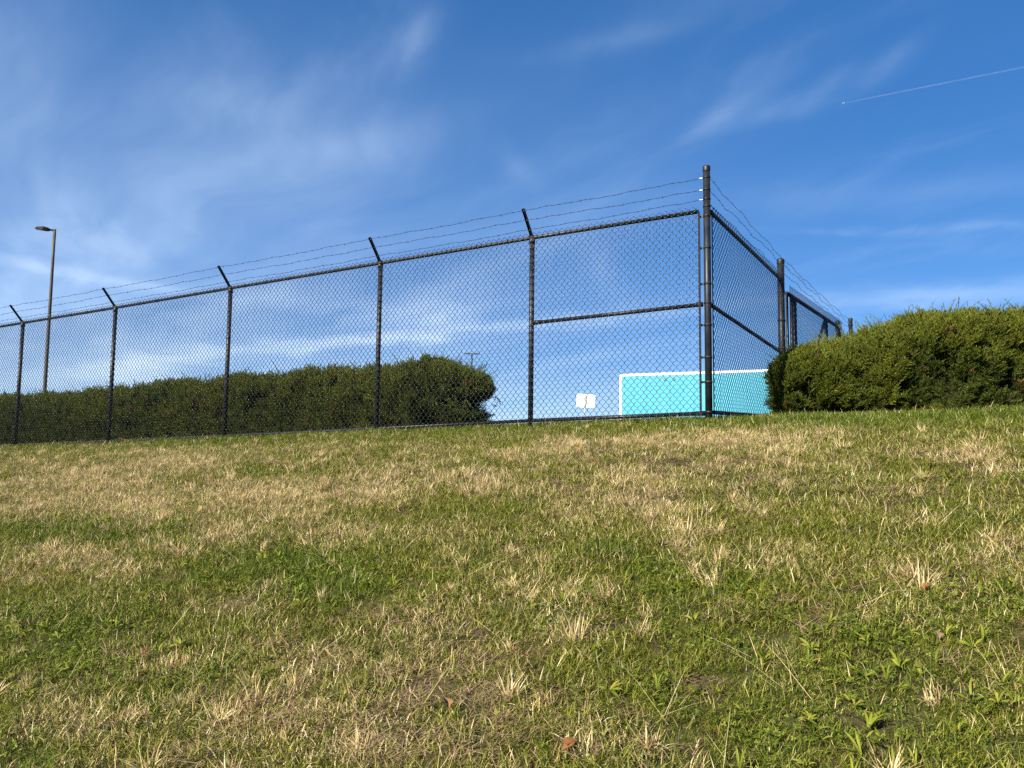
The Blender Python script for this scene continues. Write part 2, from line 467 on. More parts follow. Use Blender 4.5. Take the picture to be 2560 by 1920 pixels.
def round_post(mb, xy, z0, z1, r, lean=(0, 0), sides=16):
    xy = np.asarray(xy, float); lean = np.asarray(lean)
    return mb.tube([(*xy, z0), (*(xy + lean), z1)], r, sides)
def dome(mb, c, r, h, sides=16):
    """pipe cap: skirt and low dome"""
    c = np.asarray(c, float); prof = [(r * 1.10, -.045), (r * 1.10, -.004), (r * 1.02, h * .4), (r * .75, h * .78), (r * .3, h), (0.001, h)]
    a = np.arange(sides) * 2 * math.pi / sides
    v = [(c[0] + rr * math.cos(k), c[1] + rr * math.sin(k), c[2] + z) for rr, z in prof for k in a]
    f = [(i * sides + k, i * sides + (k + 1) % sides, (i + 1) * sides + (k + 1) % sides, (i + 1) * sides + k) for i in range(len(prof) - 1) for k in range(sides)]
    return mb.add(v, f)
def ring(mb, c, r, h, sides=16):
    c = np.asarray(c, float); a = np.arange(sides) * 2 * math.pi / sides
    prof = [(r * .9, -h / 2), (r, -h / 2), (r, h / 2), (r * .9, h / 2)]
    v = [(c[0] + rr * math.cos(k), c[1] + rr * math.sin(k), c[2] + z) for rr, z in prof for k in a]
    f = [(i * sides + k, i * sides + (k + 1) % sides, (i + 1) * sides + (k + 1) % sides, (i + 1) * sides + k) for i in range(3) for k in range(sides)]
    return mb.add(v, f)

def fence_xy(t): return CORNER + FD * t
FENCE = thing('chain_link_fence', (*CORNER, CAMZ + .356), 'long black chain link fence with slanted barbed wire arms left of the corner post', 'fence', 'black chain link fencing')
base_z = [CAMZ + z for z in POST_Z]
RPOST, RLINE = .036, .030
TOP_CORNER = at_depth(1767.6, 412.4, CORNER[1])[2]
# corner post with cap, bands and tension bar
cp = round_post(MB(), CORNER, base_z[0] - .25, TOP_CORNER - .03, RPOST).obj('post', M_BLACK, FENCE, smooth=True)
tag(cp, 'thick tall corner post with flat cap')
dome(MB(), (*CORNER, TOP_CORNER - .02), RPOST, .014).obj('cap', M_BLACK, cp, smooth=True)
zc = lambda py: at_depth(1770, py, CORNER[1])[2]
BAND_Y = [540, 619, 709, 812, 893, 955, 1030]
for k, by in enumerate(BAND_Y):
    z = zc(by)
    b = ring(MB(), (*CORNER, z), RPOST + .004, .024).obj('tension_band', M_BLACK, cp, smooth=True)
    q = CORNER + FD * .052; R = np.stack([(*FD, 0), (*FN, 0), (0, 0, 1)], 1)
    lug = MB().box((*q, z), (.05, .012, .022), R)
    lug.tube([(*(q - FN * .02 + FD * .012), z), (*(q + FN * .02 + FD * .012), z)], .006, 6)
    lug.obj('band_lug', M_BLACK, cp)
for by in (444, 474, 498, 516, 757):
    ring(MB(), (*CORNER, zc(by)), RPOST + .004, .02).obj('brace_band', M_BLACK, cp, smooth=True)
for by in (444, 474, 498):
    q = CORNER + FD * .05 - FN * .004
    MB().tube([(*(CORNER + FD * .03), zc(by)), (*(CORNER + FD * .075), zc(by) + .003)], .0055, 6).obj('wire_clip', M_GALV, cp)
qb = CORNER + FD * .075 - FN * .030
R = np.stack([(*FD, 0), (*FN, 0), (0, 0, 1)], 1)
MB().box((*qb, base_z[0] + RAIL_H / 2), (.022, .006, RAIL_H - .02), R).obj('tension_bar', M_BAR, cp)
# line posts, arms
ARM_O, ARM_H = .23, .27
WIRE_FR = (.93, .60, .26)
arm_pts = []
for i in range(1, 7):
    xy = fence_xy(POST_T[i]); zt = base_z[i] + RAIL_H
    po = round_post(MB(), xy, base_z[i] - .25, zt - .012, RLINE).obj('post', M_BLACK, FENCE, smooth=True)
    # loop cap round the rail
    lc = MB(); ring(lc, (*xy, zt - .035), RLINE + .004, .07)
    lc.tube([(*(xy + FD * .03), zt), (*(xy - FD * .03), zt)], .028, 12)
    lc.obj('loop_cap', M_BLACK, po, smooth=True)
    a0 = np.array((*xy, zt + .01)); a1 = a0 + np.array((*(-FN * ARM_O), ARM_H))
    ax = (a1 - a0) / np.linalg.norm(a1 - a0); lat = np.array((*FD, 0)); th = np.cross(ax, lat)
    Rm = np.stack([lat, th, ax], 1); c = (a0 + a1) / 2; Ln = np.linalg.norm(a1 - a0)
    am = MB().box(c, (.034, .005, Ln), Rm)
    for sgn in (-1, 1): am.box(c + lat * sgn * .0155 + th * .0105, (.004, .016, Ln), Rm)
    am.obj('barb_arm', M_BLACK, po)
    w = []
    for fr in WIRE_FR:
        p = a0 + (a1 - a0) * fr - th * .006; w.append(p)
        MB().tube([p - th * .004, p + th * .012], .0055, 6).obj('wire_clip', M_GALV, po)
    arm_pts.append(w)
# rails
MB().tube([(*(fence_xy(t) if t else CORNER + FD * .085), z + RAIL_H) for t, z in zip(POST_T, base_z)], .021, 12).obj('top_rail', M_BLACK, FENCE, smooth=True)
MID_A, MID_B = at_depth(1751.9, 759.7, CORNER[1])[2], at_depth(1338.5, 807.6, fence_xy(2.01)[1])[2]
a, b = fence_xy(.06), fence_xy(2.01 - .045)
mr = MB().tube([(*a, MID_A), (*b, MID_B)], .021, 12).obj('middle_rail', M_BLACK, FENCE, smooth=True)
MB().tube([(*(b + FD * .012 - FD * .08), MID_B + .003), (*(b + FD * .02), MID_B)], .0255, 12).obj('rail_end_cup', M_BLACK, mr, smooth=True)
MB().tube([(*(a + FD * .06), MID_A), (*(a - FD * .01), MID_A)], .0255, 12).obj('rail_end_cup', M_BLACK, mr, smooth=True)
BOT_A, BOT_B = at_depth(1753, 1033, CORNER[1])[2], at_depth(1334, 1051.5, fence_xy(2.01)[1])[2]
br = MB().tube([(*fence_xy(.05), BOT_A), (*fence_xy(2.0), BOT_B)], .021, 12).obj('bottom_rail', M_BLACK, FENCE, smooth=True)
MB().tube([(*fence_xy(.13), BOT_A - .002), (*fence_xy(.04), BOT_A)], .0255, 12).obj('rail_end_cup', M_BLACK, br, smooth=True)
zz = [BOT_B] + [base_z[i] + .035 - .012 * i for i in (2, 3, 4, 5, 6)]
MB().tube([(*(fence_xy(t) + FN * .005), z) for t, z in zip([2.02] + POST_T[2:], zz)], .019, 10).obj('bottom_rail', M_BLACK, FENCE, smooth=True)
# woven mesh, one length per bay, on the camera side of the posts
for i in range(6):
    t0, t1 = POST_T[i] + (.075 if i == 0 else 0), POST_T[i + 1]
    mesh = chain_link(fence_xy(t0), fence_xy(t1), base_z[i] - .01, base_z[i + 1] - .01, RAIL_H + .01, RAIL_H + .01, -FN * .030)
    mesh.obj('chain_link_mesh', M_WIRE, FENCE, smooth=True)
# tie wires on rails and posts
tie = MB()
for i in range(6):
    for t in np.arange(POST_T[i] + .3, POST_T[i + 1] - .1, .42):
        fr = (t - POST_T[i]) / (POST_T[i + 1] - POST_T[i]); z = base_z[i] + (base_z[i + 1] - base_z[i]) * fr
        for zt in [z + RAIL_H] + ([MID_A + (MID_B - MID_A) * fr] if i == 0 else []):
            c = np.array((*fence_xy(t), zt)); a = np.linspace(0, 2 * math.pi, 9)
            loop = c + np.cos(a)[:, None] * np.array((*FN, 0)) * .030 + np.sin(a)[:, None] * np.array((0, 0, .026)) + np.array((*FD, 0)) * np.linspace(0, .02, 9)[:, None]
            tie.tube(loop, .0022, 4, False)
    if i:
        for zt in np.arange(.25, 2.0, .38):
            c = np.array((*fence_xy(POST_T[i]), base_z[i] + zt)); a = np.linspace(0, 2 * math.pi, 11)
            loop = c + np.cos(a)[:, None] * np.array((*FN, 0)) * .037 + np.sin(a)[:, None] * np.array((*FD, 0)) * .035
            loop[:, 2] += np.linspace(0, .03, 11); tie.tube(loop, .0022, 4, False)
tag(tie.obj('tie_wires', M_WIRE, FENCE), kind='stuff')
# three strands of barbed wire
for k, py in enumerate((444, 474, 498)):
    start = np.array((*(CORNER + FD * .07), zc(py)))
    barbed([start] + [w[k] for w in arm_pts], 40 + k).obj('barbed_wire', M_BARB, FENCE)

# ------------------------------------------------------------------ the short run to the gate post
def t_right(px):
    """place along the short run seen at a pixel column"""
    best = None
    for t in np.arange(-1, 14, .01):
        q = CORNER + RD * t; d = pix_dir(px, 850); e = abs(q[0] / q[1] - d.x / d.y)
        if best is None or e < best[0]: best = (e, t)
    return best[1]
T2 = t_right(1955)
def right_xy(t): return CORNER + RD * t
def zr(px, py, t): return at_depth(px, py, right_xy(t)[1])[2]
G2 = right_xy(T2); g2z = float(ground(*G2))
RUN = thing('chain_link_fence', (*G2, g2z), 'short black chain link fence bay between the corner post and the thick gate post', 'fence', 'black chain link fencing')
top2, rail2, mid2 = zr(1955, 649, T2), zr(1953, 699, T2), zr(1953, 883, T2)
gp = round_post(MB(), G2, g2z - .25, top2 - .02, .046).obj('post', M_BLACK, RUN, smooth=True)
tag(gp, 'thick gate post at the end of the short bay')
dome(MB(), (*G2, top2 - .012), .046, .03).obj('cap', M_BLACK, gp, smooth=True)
for fr in (.12, .27, .45, .62, .8):
    ring(MB(), (*G2, g2z + (top2 - g2z) * fr), .05, .024).obj('tension_band', M_BLACK, gp, smooth=True)
R1 = zr(1778.5, 526, .06); RM = zr(1781, 760.7, .06)
a, b = right_xy(.05), right_xy(T2)
MB().tube([(*a, R1), (*b, rail2)], .021, 12).obj('top_rail', M_BLACK, RUN, smooth=True)
MB().tube([(*a, RM), (*b, mid2)], .021, 12).obj('middle_rail', M_BLACK, RUN, smooth=True)
MB().tube([(*a, base_z[0] + .05), (*b, g2z + .06)], .021, 12).obj('bottom_rail', M_BLACK, RUN, smooth=True)
q = right_xy(.065) + RO * .03
MB().box((*q, (R1 + base_z[0]) / 2), (.006, .02, R1 - base_z[0]), np.stack([(*RO, 0), (*RD, 0), (0, 0, 1)], 1)).obj('tension_bar', M_BAR, RUN)
chain_link(right_xy(.06), right_xy(T2 - .02), base_z[0], g2z + .02, R1 - base_z[0], rail2 - g2z - .02, RO * .032, .05).obj('chain_link_mesh', M_WIRE, RUN, smooth=True)
T4 = t_right(2127.2); T3 = t_right(2102.5)
far_top = zr(2127, 796, T4)
for k, (py, p2, p3) in enumerate(((444, 651, 803), (476, 664, 812), (510, 686, 822))):
    s = np.array((*(CORNER + RD * .04 + RO * .02), zc(py)))
    m_ = np.array((*(G2 + RO * .045), zr(1955, p2, T2)))
    e_ = np.array((*right_xy(T4), zr(2127, p3, T4)))
    barbed([s, m_, e_], 60 + k, amp=.009).obj('barbed_wire', M_BARB, RUN)

# ------------------------------------------------------------------ gate beyond it, and its posts
tg0, tg1 = t_right(1969), t_right(2101)
gA, gB = right_xy(tg0), right_xy(tg1)
gzA, gzB = zr(1968, 733, tg0), zr(2099, 821, tg1)
gbase = float(ground(*((gA + gB) / 2))) + .08
GATE = thing('sliding_gate', (*gA, gbase), 'black framed chain link sliding gate with diagonal braces behind the right hedge', 'gate')
MB().tube([(*gA, gzA), (*gB, gzB)], .027, 12).obj('top_rail', M_BLACK, GATE, smooth=True)
MB().tube([(*gA, gbase + .05), (*gB, gbase + .05)], .027, 12).obj('bottom_rail', M_BLACK, GATE, smooth=True)
def gz(t): return gzA + (gzB - gzA) * (t - tg0) / (tg1 - tg0)
MB().tube([(*gA, gbase + .05), (*gA, gzA)], .02, 10).obj('upright', M_BLACK, GATE, smooth=True)
for px, r in ((1980, .024), (1987.5, .030), (2066, .028), (2099, .024)):
    t = t_right(px); c = right_xy(t)
    MB().tube([(*c, gbase + .05), (*c, gz(t))], r, 12).obj('upright', M_BLACK, GATE, smooth=True)
ta, tb = t_right(2064), t_right(1990)
MB().tube([(*right_xy(ta), gz(ta) - .02), (*right_xy(tb), gbase + .06)], .024, 10).obj('brace', M_BLACK, GATE, smooth=True)
ta2 = t_right(2099)
MB().tube([(*right_xy(t_right(2068)), gbase + .06), (*right_xy(ta2), gz(ta2) - .02)], .02, 10).obj('brace', M_BLACK, GATE, smooth=True)
chain_link(gA + RD * .02, gB, gbase, gbase, gzA - gbase, gzB - gbase, RO * .03, .11).obj('chain_link_mesh', M_WIRE, GATE, smooth=True)
for px, py, r, lab in ((2102.5, 802, .036, 'shorter black steel post at the far end of the gate above the hedge'),
                       (2127.2, 796, .036, 'taller black steel post ending the barbed wire above the hedge')):
    t = t_right(px) ; c = right_xy(t) + (RO * -.05 if px < 2110 else 0)
    zt, zg = zr(px, py, t), float(ground(*c))
    e = thing('gate_post', (*c, zg), lab, 'post', 'posts at the far end of the gate')
    round_post(MB(), c, zg - .2, zt - .01, r).obj('post_pipe', M_BLACK, e, smooth=True)
    dome(MB(), (*c, zt - .01), r, .02).obj('cap', M_BLACK, e, smooth=True)
    for dz in (.12, .3): ring(MB(), (*c, zt - dz), r + .005, .03).obj('band', M_BLACK, e, smooth=True)

# ------------------------------------------------------------------ area lights of the lot
def light_pole(px_top, py_top, Y, r0, r1, heads, label, headlen=.72, name='light_pole', mat=None):
    top = at_depth(px_top, py_top, Y); g = float(ground(top[0], top[1]))
    e = thing(name, (top[0], top[1], g), label, 'light pole', 'light poles of the lot')
    n = 8; z = np.linspace(g - .1, top[2], n)
    MB().tube([(top[0], top[1], k) for k in z], np.linspace(r0, r1, n), 16).obj('pole', mat or M_POLE, e, smooth=True)
    MB().tube([(top[0], top[1], top[2] - .62), (top[0], top[1], top[2] + .02)], r1 * 1.12, 4).obj('tenon', M_DARK, e)
    MB().box((top[0], top[1], g + .15), (r0 * 3.4, r0 * 3.4, .3)).obj('base_cover', M_POLE, e)
    for ang, tilt in heads:
        d = np.array((math.cos(ang), math.sin(ang), 0)); lat = np.array((-d[1], d[0], 0)); up = np.array((0, 0, 1.0))
        d = d * math.cos(tilt) + up * math.sin(tilt); up = np.cross(d, lat)
        o0 = np.array((top[0], top[1], top[2] - .04)) + d * r1
        def pt(a, b, c): return o0 + d * a + lat * b + up * c
        arm = MB().tube([pt(-.02, 0, 0), pt(.16, 0, .01)], .04, 8).obj('arm', M_DARK, e)
        L, w = headlen, .17
        prof = [(.12, .05, .05, -.03), (.22, .12, .075, -.045), (.34, w, .08, -.035), (L - .04, w * .97, .035, -.025), (L + .02, w * .85, .01, -.018)]
        v = []
        for a, b, zu, zl in prof: v += [pt(a, -b, zl), pt(a, b, zl), pt(a, b * .93, zu), pt(a, -b * .93, zu)]
        f = [(0, 1, 2, 3), tuple(range(len(v) - 1, len(v) - 5, -1))]
        for i in range(len(prof) - 1):
            for k in range(4): f.append((i * 4 + k, (i + 1) * 4 + k, (i + 1) * 4 + (k + 1) % 4, i * 4 + (k + 1) % 4))
        h = MB().add(v, f).obj('lamp_head', M_DARK, e)
        v = [pt(.38, -w * .8, -.040), pt(.38, w * .8, -.040), pt(L - .06, w * .76, -.031), pt(L - .06, -w * .76, -.031)]
        v += [p + up * .006 for p in v]
        MB().add(v, [(0, 1, 2, 3), (7, 6, 5, 4), (0, 4, 5, 1), (1, 5, 6, 2), (2, 6, 7, 3), (3, 7, 4, 0)]).obj('lens', M_LENS, h)
    return e
light_pole(137, 574, 31, .082, .050, [(math.radians(196), math.radians(3))], 'tall bronze light pole with one flat lamp head at the far left', .64)
light_pole(1180, 884, 80, .09, .07, [(math.radians(178), .03), (math.radians(-2), .03)], 'distant light pole with two opposed lamp heads above the round end of the hedge', .74, mat=M_DARK)
light_pole(276, 965, 85, .09, .07, [(math.radians(178), .03), (math.radians(2), .03)], 'far small light pole peeking over the left hedge beside a fence post', .62, mat=M_DARK)

# ------------------------------------------------------------------ sign seen from the back
def build_sign():
    c = at_depth(1464, 1002, 25); g = float(ground(c[0], c[1]))
    lean = math.radians(4.5)
    sw, sh = .60, .43
    e = thing('sign', (c[0], c[1], g), 'blank white rectangular sign on a leaning steel post beside the turquoise trailer', 'sign')
    yaw = math.radians(-14)
    Rz = np.array(Matrix.Rotation(yaw, 3, 'Z')) @ np.array(Matrix.Rotation(lean, 3, 'Y'))
    def W(a, b, d): return c + Rz @ np.array((a, b, d))
    # rounded plate
    pr = []; rad = .05
    for cx, cz, a0 in ((sw / 2 - rad, sh / 2 - rad, 0), (-sw / 2 + rad, sh / 2 - rad, 90), (-sw / 2 + rad, -sh / 2 + rad, 180), (sw / 2 - rad, -sh / 2 + rad, 270)):
        for k in range(5):
            a = math.radians(a0 + k * 22.5); pr.append((cx + rad * math.cos(a), cz + rad * math.sin(a)))
    n = len(pr); v = [W(x, 0, z) for x, z in pr] + [W(x, .004, z) for x, z in pr]
    MB().add(v, [tuple(range(n)), tuple(range(2 * n - 1, n - 1, -1))] + [(i, i + n, (i + 1) % n + n, (i + 1) % n) for i in range(n)]).obj('plate', M_WHITE, e)
    L = (c[2] - g) + .1
    po = MB()
    for a, w, b in ((0, .03, -.03), (-.024, .008, -.016), (.024, .008, -.016)):
        po.box(W(a, b, sh / 2 - .03 - (L + sh / 2) / 2), (w, .006, L + sh / 2), Rz)
    po.obj('post', M_GALV, e)
    for z in (.14, -.14): MB().tube([W(0, -.038, z), W(0, .008, z)], .012, 8).obj('bolt', M_GALV, e)
build_sign()

# ------------------------------------------------------------------ turquoise box trailer
def build_trailer():
    A = at_depth(1549, 936, 38.0); B2 = at_depth(1929, 922.5, 34.9)
    g = float(ground(A[0], A[1])) + .03
    ux = (B2 - A)[:2]; ux /= np.linalg.norm(ux); uy = np.array((-ux[1], ux[0]))       # uy points away from the camera
    top = (A[2] + B2[2]) / 2; L, Wd, zb = 8.6, 2.5, g + 1.0
    e = thing('box_trailer', (A[0], A[1], g), 'turquoise box trailer with white edge frame standing behind the corner post', 'trailer')
    R = np.stack([(*ux, 0), (*uy, 0), (0, 0, 1)], 1)
    def W(a, b, z): return np.array((A[0] + ux[0] * a + uy[0] * b, A[1] + ux[1] * a + uy[1] * b, z))
    def bx(mb, a0, a1, b0, b1, z0, z1): return mb.box(W((a0 + a1) / 2, (b0 + b1) / 2, (z0 + z1) / 2), (a1 - a0, b1 - b0, z1 - z0), R)
    # body core, then panels
    bx(MB(), .06, L - .06, .03, Wd - .03, zb + .02, top - .02).obj('body', M_WHITE, e)
    npan = 7; w = (L - .26) / npan
    for k in range(npan):
        bx(MB(), .13 + k * w + .003, .13 + (k + 1) * w - .003, .012, .03, zb + .15, top - .115).obj('side_panel', M_CYAN, e)
    # white frame with rounded upper corner
    for a in (0, L - .12): bx(MB(), a, a + .12, 0, .1, zb, top - .115).obj('corner_post', M_WHITE, e)
    tr = MB(); pr = []
    for k in range(6):
        a = math.pi - k * math.pi / 10; pr.append((.115 + .115 * math.cos(a), top - .115 + .115 * math.sin(a)))
    pr += [(L - .115 + .115 * math.cos(math.pi / 2 - k * math.pi / 10), top - .115 + .115 * math.sin(math.pi / 2 - k * math.pi / 10)) for k in range(6)]
    n = len(pr); v = [W(a, -.006, z) for a, z in pr] + [W(a, Wd, z) for a, z in pr]
    tr.add(v, [tuple(range(n)), tuple(range(2 * n - 1, n - 1, -1))] + [(i, i + n, (i + 1) % n + n, (i + 1) % n) for i in range(n)])
    tr.obj('top_rail', M_WHITE, e)
    bx(MB(), .19, L - .19, 0, .06, zb, zb + .148).obj('bottom_rail', M_WHITE, e)
    for px, py in ((1660.8, 948), (1684.6, 947.5)):
        d = pix_dir(px, py); k = np.dot(A[:2] - 0, uy) / np.dot((d.x, d.y), uy); q = np.array((d.x * k, d.y * k, CAMZ + d.z * k))
        MB().tube([q + np.array((*(-uy * .03), 0)), q + np.array((*(uy * .03), 0))], .065, 12).obj('marker_light', principled('grey_lens', (.16, .17, .18), .5), e)
    ch = MB(); bx(ch, .4, L - .3, .5, .62, zb - .22, zb + .02); bx(ch, .4, L - .3, Wd - .62, Wd - .5, zb - .22, zb + .02)
    ch.obj('chassis', M_CHASSIS, e)
    for a in (1.5, 2.7):
        for b in (.05, Wd - .30):
            c0, c1 = W(a, b, g + .5), W(a, b + .25, g + .5)
            tyre = MB().tube([c0, c0 + (c1 - c0) * .12, c0 + (c1 - c0) * .88, c1], [.44, .5, .5, .44], 24).obj('wheel', M_TYRE, e, smooth=False)
            MB().tube([c0 - (c1 - c0) * .03, c0 + (c1 - c0) * .05], .28, 16).obj('rim', M_GALV, tyre)
        MB().tube([W(a, .2, g + .5), W(a, Wd - .2, g + .5)], .07, 10).obj('axle', M_CHASSIS, e)
    for b in (.6, Wd - .6):
        lg = MB(); bx(lg, L - 2.2, L - 2.08, b - .06, b + .06, g + .06, zb - .02); bx(lg, L - 2.3, L - 1.98, b - .14, b + .14, g, g + .05)
        lg.obj('landing_leg', M_CHASSIS, e)
build_trailer()

# ------------------------------------------------------------------ scattering
def clump_mesh(name, V, F, var, mat):
    me = bpy.data.meshes.new(name); me.from_pydata(V.tolist(), [], F); me.update()
    a = me.color_attributes.new('var', 'FLOAT_COLOR', 'POINT')
    c = np.ones((len(V), 4)); c[:, :3] = var; a.data.foreach_set('color', c.ravel())
    me.materials.append(mat)
    o = bpy.data.objects.new(name, me); return o
def blades(rng, n, R, L, W, lean, curl, base_z=0.0, tint=(0, 1), segs=2, power=.5):
    """n tapered blades in a disc of radius R"""
    a = rng.uniform(0, 2 * np.pi, n); rr = R * rng.uniform(0, 1, n) ** power
    b = np.stack([rr * np.cos(a), rr * np.sin(a), np.full(n, base_z)], 1)
    az = rng.uniform(0, 2 * np.pi, n); l = rng.uniform(*L, n); w = rng.uniform(*W, n) / 2
    l1 = rng.uniform(*lean, n); l2 = l1 + rng.uniform(*curl, n)
    d = np.stack([np.cos(az), np.sin(az), np.zeros(n)], 1); up = np.array((0, 0, 1.0))
    fa = az + np.pi / 2 + rng.uniform(-.9, .9, n)
    s = np.stack([np.cos(fa), np.sin(fa), np.zeros(n)], 1) * w[:, None]
    m1 = b + (l * .55)[:, None] * (np.sin(l1)[:, None] * d + np.cos(l1)[:, None] * up)
    tp = m1 + (l * .45)[:, None] * (np.sin(l2)[:, None] * d + np.cos(l2)[:, None] * up)
    V = np.stack([b - s, b + s, m1 - s * .8, m1 + s * .8, tp], 1).reshape(-1, 3)
    F = []
    for i in range(n): k = i * 5; F += [(k, k + 1, k + 3, k + 2), (k + 2, k + 3, k + 4)]
    tn, rn = rng.uniform(*tint, n), rng.uniform(0, 1, n)
    var = np.stack([np.repeat(tn, 5), np.repeat(rn, 5), np.tile([0, 0, .5, .5, 1.0], n)], 1)
    return V, F, var
def join(parts):
    V, F, A, k = [], [], [], 0
    for v, f, a in parts:
        V.append(v); A.append(a); F += [tuple(i + k for i in q) for q in f]; k += len(v)
    return np.concatenate(V), F, np.concatenate(A)
def radial(rng, n, L, W, lean, curl, R0=.012, tint=(.2, 1)):
    V, F, A = blades(rng, n, R0, L, W, lean, curl, tint=tint)
    return V, F, A
def leafdisc(rng, n, R, size, zr, tint=(0, 1), kind='clover'):
    V, F, A, k = [], [], [], 0
    for i in range(n):
        a, rr = rng.uniform(0, 6.283), R * math.sqrt(rng.uniform()); z = rng.uniform(*zr)
        c = np.array((rr * math.cos(a), rr * math.sin(a), z)); tn = rng.uniform(*tint)
        nrm = np.array((rng.normal(0, .35), rng.normal(0, .35), 1)); nrm /= np.linalg.norm(nrm)
        e1 = np.cross(nrm, (math.cos(a), math.sin(a), 0)); e1 /= np.linalg.norm(e1); e2 = np.cross(nrm, e1); ph = rng.uniform(0, 6.28)
        s = rng.uniform(*size)
        for q in range(3):
            b = ph + q * 2.094; d = math.cos(b) * e1 + math.sin(b) * e2; l = np.cross(nrm, d)
            pts = [c, c + d * s * .55 + l * s * .42 + nrm * s * .12, c + d * s * .98 + l * s * .2, c + d * s * .98 - l * s * .2, c + d * s * .55 - l * s * .42 + nrm * s * .12]
            V += pts; F += [(k, k + 1, k + 2), (k, k + 2, k + 3), (k, k + 3, k + 4)]; k += 5
            A += [(np.clip(tn + rng.normal(0, .08), 0, 1), 0, 1)] * 5
        # stalk
        l = np.array((math.sin(a), -math.cos(a), 0)) * .0007; b0 = np.array((c[0] * .8, c[1] * .8, 0))
        V += [b0 - l, b0 + l, c + l, c - l]; F.append((k, k + 1, k + 2, k + 3)); k += 4; A += [(tn, 0, 0)] * 4
    return np.array(V), F, np.array(A)
def rosette(rng, n, L, W, lean, tint=(.2, .95)):
    """lance-shaped leaves from one crown"""
    V, F, A, k = [], [], [], 0
    for i in range(n):
        az = rng.uniform(0, 6.283); l, w = rng.uniform(*L), rng.uniform(*W) / 2; l1 = rng.uniform(*lean); tn = rng.uniform(*tint)
        d = np.array((math.cos(az), math.sin(az), 0)); tw = rng.normal(0, .35)
        s = np.array((-math.sin(az), math.cos(az), 0)); up = np.array((0, 0, 1.0))
        p = np.array((0, 0, 0.0)) + d * .004; row = []
        for j, (fr, ww, cu) in enumerate(((0, .25, -.25), (.25, .7, 0), (.5, 1, .2), (.78, .75, .45), (1, .04, .65))):
            if j: p = p + l * .25 * (math.sin(l1 + cu) * d + math.cos(l1 + cu) * up)
            side = s * math.cos(tw) + up * math.sin(tw)
            V += [p - side * w * ww + up * w * ww * .3, p, p + side * w * ww + up * w * ww * .3]
            A += [(np.clip(tn + rng.normal(0, .04), 0, 1), 0, fr)] * 3
        for j in range(4):
            o = k + j * 3; F += [(o, o + 1, o + 4, o + 3), (o + 1, o + 2, o + 5, o + 4)]
        k += 15
    return np.array(V), F, np.array(A)

def scatter(name, P, rot, scl, idx, attrs, sources, parent=None, origin=(0, 0, 0)):
    """a point set whose points carry copies of the small source meshes"""
    src = bpy.data.collections.new(name + '_sources')
    for i, o in enumerate(sources): o.name = '%s_piece_%02d' % (name, i); src.objects.link(o)
    me = bpy.data.meshes.new(name); me.from_pydata((P - np.asarray(origin)).tolist(), [], [])
    def at(nm, ty, data, key='value'):
        a = me.attributes.new(nm, ty, 'POINT'); a.data.foreach_set(key, np.ascontiguousarray(data).ravel())
    at('rot', 'FLOAT_VECTOR', rot.astype(np.float32), 'vector'); at('scl', 'FLOAT', scl.astype(np.float32)); at('idx', 'INT', idx.astype(np.int32))
    for k, v in attrs.items(): at(k, 'FLOAT', np.asarray(v, np.float32))
    ob = bpy.data.objects.new(name, me); COL.objects.link(ob)
    if parent is not None: ob.parent = parent
    for s in sources[:1]:
        for m in s.data.materials: me.materials.append(m)
    g = bpy.data.node_groups.new(name + '_nodes', 'GeometryNodeTree')
    g.interface.new_socket('Geometry', in_out='INPUT', socket_type='NodeSocketGeometry')
    g.interface.new_socket('Geometry', in_out='OUTPUT', socket_type='NodeSocketGeometry')
    N, L = g.nodes, g.links
    gi, go = N.new('NodeGroupInput'), N.new('NodeGroupOutput'); ip = N.new('GeometryNodeInstanceOnPoints')
    ci = N.new('GeometryNodeCollectionInfo'); ci.inputs['Collection'].default_value = src
    ci.inputs['Separate Children'].default_value = True; ci.inputs['Reset Children'].default_value = True
    def na(nm, ty):
        n = N.new('GeometryNodeInputNamedAttribute'); n.data_type = ty; n.inputs['Name'].default_value = nm; return n.outputs[0]
    e2r = N.new('FunctionNodeEulerToRotation'); L.new(na('rot', 'FLOAT_VECTOR'), e2r.inputs[0])
    L.new(gi.outputs[0], ip.inputs['Points']); L.new(ci.outputs[0], ip.inputs['Instance'])
    ip.inputs['Pick Instance'].default_value = True
    L.new(na('idx', 'INT'), ip.inputs['Instance Index']); L.new(e2r.outputs[0], ip.inputs['Rotation']); L.new(na('scl', 'FLOAT'), ip.inputs['Scale'])
    L.new(ip.outputs[0], go.inputs[0])
    md = ob.modifiers.new('scatter', 'NODES'); md.node_group = g
    return ob

